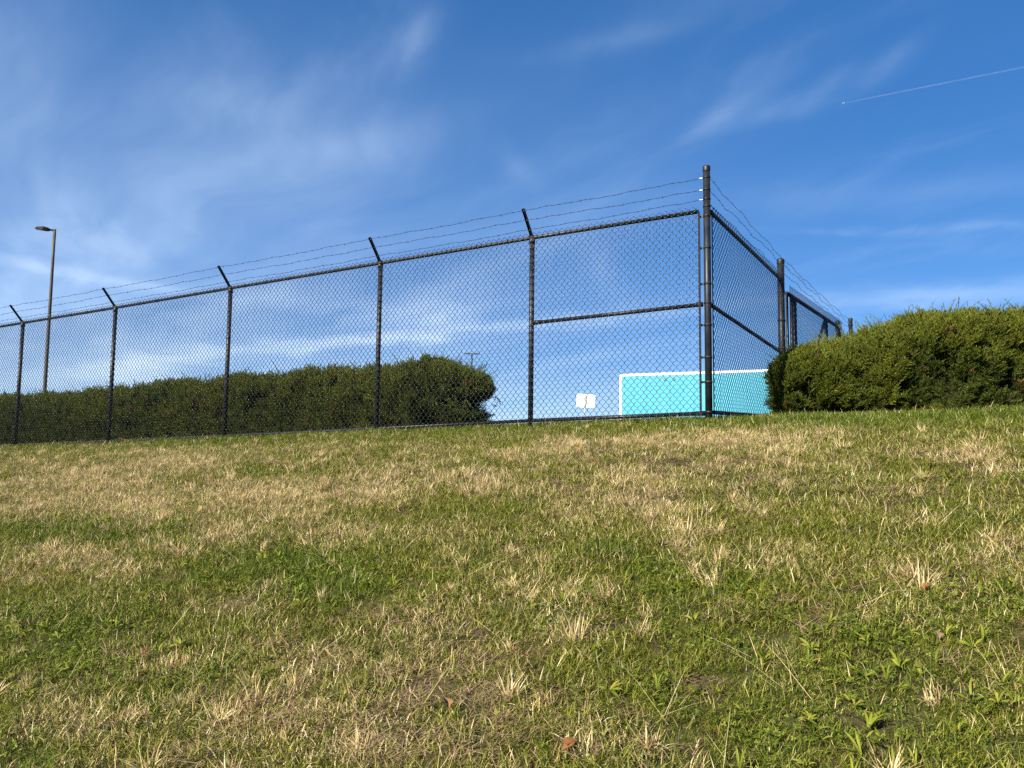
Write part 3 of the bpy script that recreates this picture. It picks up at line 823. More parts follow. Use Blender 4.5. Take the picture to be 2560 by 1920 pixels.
# ------------------------------------------------------------------ the turf
K = 2560 / 2212.0
def field(px, py, items):
    """soft patches placed by photograph pixel (2212 wide): (x, y, rx, ry, weight)"""
    r = np.zeros(len(px))
    for cx, cy, rx, ry, w in items:
        q = ((px / K - cx) / rx) ** 2 + ((py / K - cy) / ry) ** 2
        r = np.maximum(r, w * np.exp(-q * 1.1))
    return r
DRY = [(380, 1002, 170, 26, .9), (170, 1040, 190, 40, .9), (90, 1085, 130, 40, .9), (310, 1095, 220, 45, .8), (560, 1080, 190, 50, .85), (800, 1060, 150, 50, .75),
       (960, 1022, 110, 25, .6), (1040, 1047, 60, 22, .9), (480, 1150, 110, 35, .8), (330, 1175, 90, 25, .6), (160, 1205, 120, 30, .8), (250, 1235, 120, 22, .8), (60, 1245, 80, 30, .7),
       (1215, 972, 80, 18, .9), (1120, 985, 60, 15, .6), (1400, 958, 110, 14, .7), (1545, 958, 130, 20, .95), (1690, 962, 90, 24, .9), (1780, 936, 40, 9, .9), (1830, 1000, 80, 20, .5),
       (2060, 985, 110, 25, .8), (2150, 1010, 70, 20, .7), (1360, 1060, 110, 40, .7), (1240, 1105, 60, 40, .6), (1430, 1105, 60, 45, .7), (1620, 1110, 80, 20, .6), (1720, 1190, 60, 20, .8),
       (1480, 1190, 70, 50, .7), (990, 1170, 60, 40, .5), (1300, 1290, 60, 30, .7), (1170, 1290, 80, 30, .6), (1260, 1370, 90, 28, .8), (2180, 1180, 50, 30, .8), (2000, 1130, 60, 20, .6),
       (350, 1440, 120, 40, .6), (640, 1440, 100, 40, .5), (200, 1560, 150, 50, .5), (560, 1540, 160, 60, .65), (900, 1620, 200, 45, .75), (1120, 1540, 80, 50, .55), (1350, 1620, 90, 40, .6),
       (2000, 1270, 50, 25, .7), (2160, 1560, 60, 50, .5), (60, 1500, 80, 30, .5), (700, 1150, 150, 40, .6)]
BROWN = [(1490, 1008, 160, 26, .9), (1390, 1085, 90, 20, .7), (1000, 1490, 220, 90, 1.0), (850, 1570, 170, 70, 1.0), (1080, 1600, 120, 60, .8), (520, 1312, 80, 18, 1.0), (700, 1425, 110, 45, .7), (2160, 1440, 80, 60, .7),
         (1650, 1030, 110, 25, .7), (1180, 1060, 80, 25, .6), (1900, 1080, 120, 40, .4), (900, 1350, 150, 40, .5), (1130, 1420, 90, 40, .5), (1930, 1230, 60, 20, .6), (1750, 1330, 80, 25, .4)]
LUSH = [(250, 1160, 170, 40, .8), (120, 1150, 130, 30, .8), (340, 1250, 120, 30, .7), (620, 1215, 190, 45, .9), (720, 1270, 160, 50, .8), (1330, 1195, 110, 28, .9), (150, 1360, 230, 80, .7),
        (300, 1490, 190, 50, .7), (1050, 1195, 60, 25, .8), (1420, 1230, 90, 25, .7), (80, 1640, 130, 50, .7), (480, 1240, 120, 40, .7), (2080, 1130, 120, 50, .5), (560, 955, 500, 12, .5), (1800, 905, 700, 22, .8), (1000, 935, 300, 12, .4),
        (980, 1010, 80, 12, .7), (560, 1020, 60, 14, .6), (760, 1390, 90, 30, .5)]
BROAD = [(1900, 1480, 380, 150, 1.0), (1750, 1580, 350, 110, 1.0), (1600, 1430, 160, 70, .7), (1250, 1325, 220, 50, .6), (2100, 1330, 150, 60, .7), (60, 1645, 130, 50, .8), (200, 1400, 260, 80, .5), (1480, 1290, 200, 50, .5),
         (650, 1250, 220, 60, .5), (2070, 1050, 60, 20, .7), (1150, 1170, 40, 20, .8), (1550, 1620, 200, 60, .7), (450, 1420, 200, 60, .35), (380, 1340, 150, 40, .4), (2120, 1600, 150, 80, .9)]

def turf_points(dens, jitter=True, margin=1.1, pmax=10.2):
    """random points over the bank where this camera, or one a step to the side, can see it"""
    x0, x1, y0, y1 = -15.0, 9.5, .55, 15.0
    n = int((x1 - x0) * (y1 - y0) * dens)
    x, y = RNG.uniform(x0, x1, n), RNG.uniform(y0, y1, n)
    p = x * FN[0] + y * FN[1]; t = (x - CORNER[0]) * FD[0] + (y - CORNER[1]) * FD[1]
    keep = (np.abs(x) < y * .70 + margin) & np.where(t > -.2, p < P0 + .75, p < pmax)
    x, y = x[keep], y[keep]
    P = np.stack([x, y, ground(x, y)], 1)
    px, py = project(P)
    return P, px, py
def slope_rot(P, tilt=.12):
    n = len(P); e = .05
    gx = (ground(P[:, 0] + e, P[:, 1]) - ground(P[:, 0] - e, P[:, 1])) / (2 * e); gy = (ground(P[:, 0], P[:, 1] + e) - ground(P[:, 0], P[:, 1] - e)) / (2 * e)
    # half way between upright and square to the slope; yaw first, so turn the tilt into the clump's frame
    yaw = RNG.uniform(0, 2 * np.pi, n)
    ax, ay = np.arctan(gy) * .5 + RNG.normal(0, tilt, n), -np.arctan(gx) * .5 + RNG.normal(0, tilt, n)
    c, s = np.cos(yaw), np.sin(yaw)
    return np.stack([ax * c + ay * s, -ax * s + ay * c, yaw], 1)

def build_turf():
    rng = np.random.default_rng(11)
    # --- source pieces
    fine = [clump_mesh('g', *blades(rng, 60, .085, (.022, .054), (.0017, .0032), (.25, 1.35), (.05, .7)), M_GRASS) for _ in range(6)]
    straw = []
    for q in range(5):
        straw.append(clump_mesh('s', *join([radial(rng, 34, (.045, .10), (.0024, .0044), (.25, 1.15), (-.15, .4), .024),
                                             radial(rng, 14, (.03, .06), (.002, .004), (.5, 1.35), (0, .4), .035)]), M_STRAW))
    thatch = [clump_mesh('t', *blades(rng, 46, .09, (.03, .075), (.0012, .0024), (1.15, 1.6), (-.2, .25), .006), M_THATCH) for _ in range(4)]
    stalk = [clump_mesh('k', *blades(rng, 3, .03, (.10, .24), (.0013, .0020), (.75, 1.42), (0, .15), .012, (.5, 1)), M_STRAW) for _ in range(5)]
    clov = [clump_mesh('c', *leafdisc(rng, 34, .095, (.0045, .009), (.010, .036)), M_CLOVER) for _ in range(4)]
    weed = [clump_mesh('w', *rosette(rng, int(rng.integers(6, 11)), (.035, .080), (.007, .012), (.6, 1.25)), M_WEED) for _ in range(6)]
    weed += [clump_mesh('w', *rosette(rng, 7, (.05, .085), (.006, .010), (.2, .9)), M_WEED) for _ in range(3)]
    # --- fine grass everywhere
    P, px, py = turf_points(290)
    Pn, pxn, pyn = turf_points(260); k = (Pn[:, 0] * FN[0] + Pn[:, 1] * FN[1]) < 4.2      # closer growth where single blades show
    P, px, py = np.concatenate([P, Pn[k]]), np.concatenate([px, pxn[k]]), np.concatenate([py, pyn[k]])
    x, y = P[:, 0], P[:, 1]
    n1, n2 = fbm(x * 1.3, y * 1.3, 0, 21), fbm(x * 4.5, y * 4.5, 0, 33)
    dry, brn, lush, brd = [field(px, py, f) for f in (DRY, BROWN, LUSH, BROAD)]
    p = x * FN[0] + y * FN[1]
    crest = np.clip((p - (P0 - 1.3)) / 1.0, 0, 1)
    d = .14 + .64 * dry + .22 * brn - .25 * lush + (n1 - .5) * .45 + (n2 - .5) * .75
    d = np.clip(d * (1 - .55 * crest), .04, .92)
    lu = np.clip(.22 + .75 * lush + .45 * crest + .30 * brd + (n2 - .5) * .9, 0, 1)
    keep = RNG.uniform(0, 1, len(P)) < 1 - .12 * brd - .6 * brn
    sc = (.75 + .5 * RNG.uniform(0, 1, len(P))) * (.8 + .5 * n2) * (1 + .25 * crest) * (1 - .30 * brd)
    k = keep; rot = slope_rot(P)
    o = scatter('lawn_grass', P[k], rot[k], sc[k], RNG.integers(0, len(fine), k.sum()), {'dry': d[k], 'lush': lu[k]}, fine)
    tag(o, 'short mown grass, green to straw coloured, covering the bank', 'grass', kind='stuff')
    # --- thatch
    P, px, py = turf_points(150); x, y = P[:, 0], P[:, 1]
    dry, brn, lush, brd = [field(px, py, f) for f in (DRY, BROWN, LUSH, BROAD)]
    pr = .16 + 1.2 * brn + .22 * dry - .3 * lush - .3 * brd + (fbm(x * 2, y * 2, 0, 51) - .5) * .6
    k = RNG.uniform(0, 1, len(P)) < pr
    P = P[k]; P[:, 2] += RNG.uniform(.004, .02, len(P))
    o = scatter('dead_grass', P, slope_rot(P, .1), RNG.uniform(.7, 1.2, len(P)), RNG.integers(0, 4, len(P)), {'dry': RNG.uniform(0, 1, len(P)), 'lush': np.zeros(len(P))}, thatch)
    tag(o, 'flattened brown dead grass between the tufts', 'dead grass', kind='stuff')
    # --- straw tufts
    P, px, py = turf_points(95); x, y = P[:, 0], P[:, 1]
    dry, brn, lush, brd = [field(px, py, f) for f in (DRY, BROWN, LUSH, BROAD)]
    p = x * FN[0] + y * FN[1]; crest = np.clip((p - (P0 - 1.2)) / .8, 0, 1)
    nn = fbm(x * 2.2, y * 2.2, 0, 71)
    sm = np.clip((nn - .47) / .16, 0, 1)
    pr = (.02 + (.25 + .85 * dry) * sm * 1.0 + .34 * dry) * (1 - .9 * np.maximum(lush, crest * (1 - dry))) * (1 - .55 * brd) * (1 - .5 * brn)
    k = RNG.uniform(0, 1, len(P)) < pr
    P = P[k]
    o = scatter('straw_tufts', P, slope_rot(P, .2), .55 + .65 * RNG.uniform(0, 1, len(P)) ** 1.6, RNG.integers(0, 5, len(P)), {'dry': RNG.uniform(0, 1, len(P)) ** 2, 'lush': np.zeros(len(P))}, straw)
    tag(o, 'bleached straw coloured tufts scattered over the lawn', 'dry grass', kind='stuff')
    P, px, py = turf_points(16)
    k = (P[:, 0] * FN[0] + P[:, 1] * FN[1]) < P0 - 1.2; P = P[k]
    o = scatter('grass_stalks', P, slope_rot(P, .1), RNG.uniform(.6, 1.15, len(P)), RNG.integers(0, 5, len(P)), {'dry': RNG.uniform(0, .3, len(P)), 'lush': np.zeros(len(P))}, stalk)
    tag(o, 'thin pale fallen seed stalks lying across the lawn', 'grass stalks', kind='stuff')
    # --- clover and broad leaves
    P, px, py = turf_points(190); x, y = P[:, 0], P[:, 1]
    dry, brn, lush, brd = [field(px, py, f) for f in (DRY, BROWN, LUSH, BROAD)]
    p = x * FN[0] + y * FN[1]; low = np.clip((5.6 - p) / 2, 0, 1)
    nn = fbm(x * 3, y * 3, 0, 91)
    pr = (.60 * brd + .30 * lush * low + np.clip(nn - .52, 0, 1) * 1.5 * low) * (1 - .8 * brn) * (1 - .7 * dry)
    k = (RNG.uniform(0, 1, len(P)) < pr) & (p < P0 - .6); P = P[k]
    o = scatter('clover', P, slope_rot(P, .1), RNG.uniform(.75, 1.15, len(P)), RNG.integers(0, 4, len(P)), {'dry': np.zeros(len(P)), 'lush': np.zeros(len(P))}, clov)
    tag(o, 'patches of dark green clover in the lawn', 'clover', kind='stuff')
    P, px, py = turf_points(250); x, y = P[:, 0], P[:, 1]
    brn, brd, lush = [field(px, py, f) for f in (BROWN, BROAD, LUSH)]
    p = x * FN[0] + y * FN[1]; low = np.clip((5.2 - p) / 2, 0, 1)
    nn = fbm(x * 2.6, y * 2.6, 0, 101)
    pr = (1.0 * brd + np.clip(nn - .58, 0, 1) * 1.3 * low + .02) * (1 - .8 * brn)
    k = (RNG.uniform(0, 1, len(P)) < pr) & (p < P0 - .9); P = P[k]; P[:, 2] += RNG.uniform(.012, .030, len(P))
    o = scatter('broadleaf_weeds', P, slope_rot(P, .2), .32 + .55 * RNG.uniform(0, 1, len(P)) ** 1.3, RNG.integers(0, 9, len(P)), {'dry': np.zeros(len(P)), 'lush': np.zeros(len(P))}, weed)
    tag(o, 'low broad leaved weeds with bright green leaves', 'weeds', kind='stuff')
build_turf()

# single tufts, leaves and flowers one can point at
def add_var(o, V, var):
    a = o.data.color_attributes.new('var', 'FLOAT_COLOR', 'POINT'); c = np.ones((len(V), 4)); c[:, :3] = var; a.data.foreach_set('color', c.ravel())
def single_tuft(px, py, scale, label, seed):
    rng = np.random.default_rng(seed); g = on_ground(px, py)
    V, F, A = join([radial(rng, 26, (.07, .15), (.0025, .0045), (.1, .75), (-.1, .35), .02, (.45, 1)), radial(rng, 16, (.04, .08), (.003, .005), (.5, 1.3), (0, .3), .03, (.3, .9))])
    V = V * scale
    o = MB().add(V + g, F).obj('straw_tuft', M_STRAW, origin=g); add_var(o, V, A)
    tag(o, label, 'grass tuft', 'large straw tufts')
single_tuft(2310, 1480, 1.0, 'pale upright straw tuft alone in the green weeds at the right', 1)
single_tuft(1720, 1345, 1.0, 'spreading straw tuft with yellow flowers beside it', 2)
single_tuft(1440, 1610, .95, 'flattened pale straw tuft just right of the centre in the foreground', 3)
single_tuft(1275, 1750, .85, 'small cut straw tuft in the brown patch of the foreground', 4)
single_tuft(1245, 1225, .9, 'bleached straw tuft near the middle of the slope below the sign', 5)
def fallen_leaf(px, py, size, col, yaw, label, seed):
    g = on_ground(px, py); g[2] += .03; rng = np.random.default_rng(seed)
    out = [(0, 0), (.3, .16), (.42, .34), (.62, .30), (.78, .18), (1, 0), (.78, -.18), (.62, -.30), (.42, -.34), (.3, -.16)]
    Rz = np.array(Matrix.Rotation(yaw, 3, 'Z') @ Matrix.Rotation(-.45, 3, 'Y') @ Matrix.Rotation(.3, 3, 'X'))
    mid = [(k, 0, .1 * math.sin(k * 3)) for k in (0.0, .3, .42, .62, .78, 1.0)]
    v, f = [], []
    up = [(a, b, .1 * math.sin(a * 3) + abs(b) * .55) for a, b in out]
    v = [Rz @ (np.array(q) * size) for q in up] + [Rz @ (np.array(q) * size) for q in mid]
    f = [(0, 1, 11), (1, 2, 12, 11), (2, 3, 13, 12), (3, 4, 14, 13), (4, 5, 14), (0, 11, 9), (9, 11, 12, 8), (8, 12, 13, 7), (7, 13, 14, 6), (6, 14, 5)]
    low = [q - Rz @ np.array((0, 0, .0008)) for q in v]
    m = MB().add(np.array(v) + g, f)
    st = MB()
    e = thing('fallen_leaf', g - np.array((0, 0, .03)), label, 'leaf', 'fallen leaves on the lawn')
    def cl(t, b):
        n = t.noise(obj_coord(t), 90, 4, .6); t.l.new(t.mix(n, (*[k * .3 for k in col], 1), (*[k * .7 for k in col], 1)), b.inputs['Base Color'])
    mt = principled('dry_leaf', rough=.7, spec=.15, build=cl)
    m.obj('blade', mt, e); st.tube([Rz @ (np.array((-.35, 0, -.03)) * size) + g, Rz @ (np.array((.2, 0, .04)) * size) + g, Rz @ (np.array((.9, 0, .03)) * size) + g], [.0012, .001, .0004], 5).obj('stalk', mt, e)
fallen_leaf(1405, 1908, .052, (.34, .15, .055), .5, 'orange brown curled leaf at the bottom edge of the photo', 1)
fallen_leaf(1122, 1803, .05, (.45, .24, .10), 2.0, 'small tan dead leaf in the brown grass of the foreground', 2)
fallen_leaf(2306, 1496, .036, (.40, .15, .06), .2, 'rusty leaf lying at the foot of the pale upright tuft', 3)
fallen_leaf(2350, 1628, .04, (.34, .22, .17), 1.4, 'pinkish brown dead leaf among the green weeds at the right', 4)
fallen_leaf(352, 1655, .035, (.30, .08, .07), 1.0, 'tiny dark red leaf in the grass at the lower left', 5)
def dandelion(px, py, label, seed):
    g = on_ground(px, py); rng = np.random.default_rng(seed); h = .055
    e = thing('dandelion', g, label, 'flower', 'yellow flowers in the lawn')
    MB().tube([g, g + (.004, 0, h)], .0013, 5).obj('stem', M_CLOVER, e)
    p = MB(); c = g + np.array((.004, 0, h))
    for ringk, (n, l, el) in enumerate(((16, .013, .25), (12, .011, .6), (7, .008, 1.1))):
        for k in range(n):
            a = k * 6.283 / n + ringk * .2; d = np.array((math.cos(a) * math.cos(el), math.sin(a) * math.cos(el), math.sin(el))); s = np.array((-math.sin(a), math.cos(a), 0)) * .0022
            p.add([c - s * .5, c + s * .5, c + d * l + s, c + d * l - s], [(0, 1, 2, 3)])
    p.obj('petals', principled('yellow_petals', (.72, .50, .02), .6), e)
dandelion(1739, 1303, 'yellow flower on the right side of the spreading straw tuft', 1)
dandelion(1711, 1336, 'yellow flower low in front of the spreading straw tuft', 2)
dandelion(288, 1398, 'single yellow flower in the dry grass at the left', 3)

# ------------------------------------------------------------------ juniper hedges
def spray(rng, L, n, tint=(0, 1)):
    """feathery juniper twig along +Z"""
    V, F, A, k = [], [], [], 0
    def strip(a, b, w, tn):
        nonlocal k
        d = b - a; s = np.cross(d, rng.normal(size=3)); s = s / np.linalg.norm(s) * w / 2
        V.extend([a - s, a + s, a + d * .6 + s * .9, a + d * .6 - s * .9, b]); F.extend([(k, k + 1, k + 2, k + 3), (k + 3, k + 2, k + 4)]); k += 5
        A.extend([(tn, 0, 0)] * 5)
    bend = rng.normal(0, .16, 2)
    def ax(f): return np.array((bend[0] * f * f * L, bend[1] * f * f * L, f * L))
    strip(ax(0), ax(.5), .0035, rng.uniform(*tint)); strip(ax(.45), ax(1), .004, rng.uniform(*tint))
    for i in range(n):
        f = .08 + .9 * i / n; a = rng.uniform(0, 6.283); sp = rng.uniform(.30, .62); l = L * (.18 + .36 * (1 - f)) * rng.uniform(.7, 1.2)
        d = np.array((math.cos(a) * math.sin(sp), math.sin(a) * math.sin(sp), math.cos(sp))); tn = rng.uniform(*tint)
        p = ax(f); strip(p, p + d * l, .0075, tn)
        for q in range(2):
            d2 = d + rng.normal(0, .32, 3); d2 /= np.linalg.norm(d2); strip(p + d * l * rng.uniform(.2, .6), p + d * l * .6 + d2 * l * .5, .0065, np.clip(tn + rng.normal(0, .1), 0, 1))
    return np.array(V), F, np.array(A)
def shoot(rng, L, n):
    """thin upright new shoot with short leaves pressed to it"""
    V, F, A, k = [], [], [], 0
    bend = rng.normal(0, .22, 2); tn = rng.uniform(.2, .9)
    def ax(f): return np.array((bend[0] * f * f * L, bend[1] * f * f * L, f * L))
    def strip(a, b, w, t_):
        nonlocal k
        d = b - a; s = np.cross(d, rng.normal(size=3)); s = s / np.linalg.norm(s) * w / 2
        V.extend([a - s, a + s, a + d * .6 + s * .9, a + d * .6 - s * .9, b]); F.extend([(k, k + 1, k + 2, k + 3), (k + 3, k + 2, k + 4)]); k += 5; A.extend([(t_, 0, 0)] * 5)
    for i in range(4): strip(ax(i / 4), ax((i + 1.3) / 4), .006 * (1 - i * .15), tn)
    for i in range(n):
        f = .05 + .92 * i / n; a = rng.uniform(0, 6.283); sp = rng.uniform(.2, .55); l = L * (.07 + .13 * (1 - f))
        d = np.array((math.cos(a) * math.sin(sp), math.sin(a) * math.sin(sp), math.cos(sp))); strip(ax(f), ax(f) + d * l, .006, np.clip(tn + rng.normal(0, .15), 0, 1))
    return np.array(V), F, np.array(A)
def dir_rot(D, rng):
    """euler turning +Z to D"""
    th = np.arccos(np.clip(D[:, 2], -1, 1)); ph = np.arctan2(D[:, 1], D[:, 0])
    # R = Rz(ph) Ry(th) Rz(0): euler XYZ = (0, th, ph)
    return np.stack([np.zeros(len(D)), th, ph], 1)

def hedge(name, label, env, n, seed, tipscale=1.0, group='clipped juniper hedges', core=None, brown=.003, tips=0, stems=()):
    """env(rng, n) -> points on the outer shape, outward normals, height fraction"""
    rng = np.random.default_rng(seed)
    P, N, h, base = env(rng, n)
    root = thing(name, base, label, 'hedge', group)
    lump = fbm(P[:, 0] * 3.2, P[:, 1] * 3.2, P[:, 2] * 3.2, seed, 3)
    gap = fbm(P[:, 0] * 5.5, P[:, 1] * 5.5, P[:, 2] * 5.5, seed + 5, 2)
    inset = .01 + .16 * rng.uniform(0, 1, n) ** 2.0 + np.clip(.52 - lump, 0, 1) * .70 + np.where(gap < .37, .23, 0) * (1.15 - .6 * h)
    Q = P - N * inset[:, None]
    up = np.array((0, 0, 1.0))
    D = N * .55 + up * (.50 + .70 * h[:, None]) + rng.normal(0, .30, (n, 3)); D /= np.linalg.norm(D, axis=1)[:, None]
    sc = rng.uniform(.65, 1.15, n) * tipscale
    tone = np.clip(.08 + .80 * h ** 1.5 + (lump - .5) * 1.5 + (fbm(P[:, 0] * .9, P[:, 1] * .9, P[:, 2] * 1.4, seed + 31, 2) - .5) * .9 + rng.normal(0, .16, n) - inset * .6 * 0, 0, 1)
    dead = (fbm(P[:, 0] * 7, P[:, 1] * 7, P[:, 2] * 7, seed + 9, 2) > .80) & (rng.uniform(0, 1, n) < .9)
    dead |= rng.uniform(0, 1, n) < brown
    src = [clump_mesh('j', *spray(rng, .17, 12), M_JUNIPER) for _ in range(6)]
    if tips:
        src += [clump_mesh('j', *shoot(rng, .30, 22), M_JUNIPER) for _ in range(3)]
        i = rng.choice(np.nonzero(h > .80)[0], tips); Dt = up + N[i] * .2 + rng.normal(0, .30, (tips, 3)); Dt /= np.linalg.norm(Dt, axis=1)[:, None]
        Q = np.concatenate([Q, P[i] - up * .10]); D = np.concatenate([D, Dt]); sc = np.concatenate([sc, .45 + .85 * rng.uniform(0, 1, tips) ** 1.5])
        tone = np.concatenate([tone, rng.uniform(.2, .8, tips)]); dead = np.concatenate([dead, np.zeros(tips, bool)])
        idx = np.concatenate([rng.integers(0, 6, n), rng.integers(6, 9, tips)])
    else: idx = rng.integers(0, 6, n)
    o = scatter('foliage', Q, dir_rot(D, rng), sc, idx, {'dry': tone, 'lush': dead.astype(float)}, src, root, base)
    tag(o, kind='stuff')
    if core: core.obj('dark_core', M_INNER, root, smooth=True)  # opaque dark core, added to keep the sky from showing through the sprays
    for k, s in enumerate(stems): MB().tube(s, np.linspace(.028, .012, len(s)), 7).obj('stem', M_BARK, root, smooth=True)
    return root

def tunnel(fn, us, phis):
    """closed lumpy skin from fn(u, phi)"""
    V = np.array([[fn(u, p) for p in phis] for u in us]); nu, npn = len(us), len(phis)
    F = [(i * npn + j, (i + 1) * npn + j, (i + 1) * npn + j + 1, i * npn + j + 1) for i in range(nu - 1) for j in range(npn - 1)]
    F += [tuple(range(npn)), tuple(range((nu - 1) * npn, nu * npn))[::-1]]
    return MB().add(V.reshape(-1, 3), F)

def build_right_hedge():
    # near face runs across the view; the left end stands along the short fence run
    def prof(x):            # top height above the eye, from the photograph's outline at about 9.3 m
        pts = [(1926, 905), (1945, 885), (1990, 872), (2040, 862), (2083, 850), (2141, 833), (2199, 818), (2233, 803), (2315, 793), (2384, 783), (2470, 787), (2560, 790), (2700, 780), (3000, 790)]
        X = [at_depth(a, b, 9.45)[0] for a, b in pts]; Zt = [at_depth(a, b, 9.45)[2] - .085 for a, b in pts]
        return np.interp(x, X, Zt) + (fbm(np.asarray(x) * 2.0, 0, 0, 78) - .5) * .12
    x0 = 3.02; yF = 8.90; x1 = 8.2; dep = 1.35
    def sec(u, phi, inset=0.0):
        """u 0..1 along, phi 0 (front foot) .. pi (back foot)"""
        u = np.asarray(u); phi = np.asarray(phi); x = x0 + (x1 - x0) * u
        e = np.clip((x - x0) / .30, 0, 1); end = np.sqrt(np.clip(1 - (1 - e) ** 2, 0, 1))
        c, s = np.cos(phi), np.sin(phi)
        cc = np.sign(c) * np.abs(c) ** .55; ss = np.abs(s) ** .55
        yc = yF + dep / 2 - .05 * u
        y = yc - (dep / 2 - inset) * cc * (.42 + .58 * end)
        # the left end follows the fence: push back parts to the right
        shear = np.clip(y - yF, 0, None) * .66 * np.clip(1 - u * 4, 0, 1)
        g = ground(x + shear, np.full_like(x, yF) if np.ndim(x) else yF)
        ht = prof(x + shear * .2) - g - inset
        lean = -.09 * ss * np.clip(1 - e, 0, 1)
        return np.stack([x + shear + lean, y, g + ht * ss * (.80 + .20 * end)], -1)
    def env(rng, n):
        u = np.where(rng.uniform(0, 1, n) < .16, rng.uniform(0, .05, n) ** 1.0, rng.uniform(0, 1, n)); phi = rng.uniform(0, 1, n) ** 1.25 * np.pi
        nend = int(n * .10)                       # fill the end face
        P = sec(u, phi); e = 1e-3
        du = sec(np.clip(u + e, 0, 1.01), phi) - P; dp = sec(u, phi + e) - P
        N = np.cross(dp, du); N /= np.linalg.norm(N, axis=1)[:, None] + 1e-9
        ctr = np.stack([P[:, 0] * 0 + x0 + .6 + (x1 - x0 - .6) * u, np.full(n, yF + dep / 2), np.full(n, CAMZ + .9)], 1)
        flip = np.einsum('ij,ij->i', N, P - ctr) < 0; N[flip] *= -1
        fe = np.arange(n) < nend
        k = rng.uniform(0, 1, n)
        Pe = sec(np.zeros(n), phi); mid = sec(np.zeros(n), np.pi - phi)
        P[fe] = (Pe + (mid - Pe) * k[:, None] * .5)[fe]; N[fe] = np.array((-.85, -.5, .1)) / np.linalg.norm((-.85, -.5, .1))
        g = ground(P[:, 0], P[:, 1]); h = np.clip((P[:, 2] - g) / (prof(P[:, 0]) - g + 1e-6), 0, 1)
        P[:, 2] = np.maximum(P[:, 2], g + .03)
        b = (x0 + .5, yF + dep / 2, float(ground(x0 + .5, yF + dep / 2)))
        return P, N, h, b
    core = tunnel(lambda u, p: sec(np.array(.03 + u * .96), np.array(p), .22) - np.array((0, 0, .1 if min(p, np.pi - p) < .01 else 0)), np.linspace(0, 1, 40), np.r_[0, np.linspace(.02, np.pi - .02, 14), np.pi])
    rng = np.random.default_rng(5); stems = []
    for k in range(9):
        x = x0 + .45 + k * .55; b = np.array((x, yF + dep * .5, float(ground(x, yF + dep * .5)) - .05))
        stems.append([b, b + (rng.normal(0, .08), rng.normal(0, .08), .4), b + (rng.normal(0, .16), rng.normal(0, .12), .8)])
    hedge('juniper_hedge', 'bright green bushy juniper hedge with spiky top in front of the gate at the right', env, 34000, 3, 1.0, core=core, tips=1500, stems=stems)
build_right_hedge()

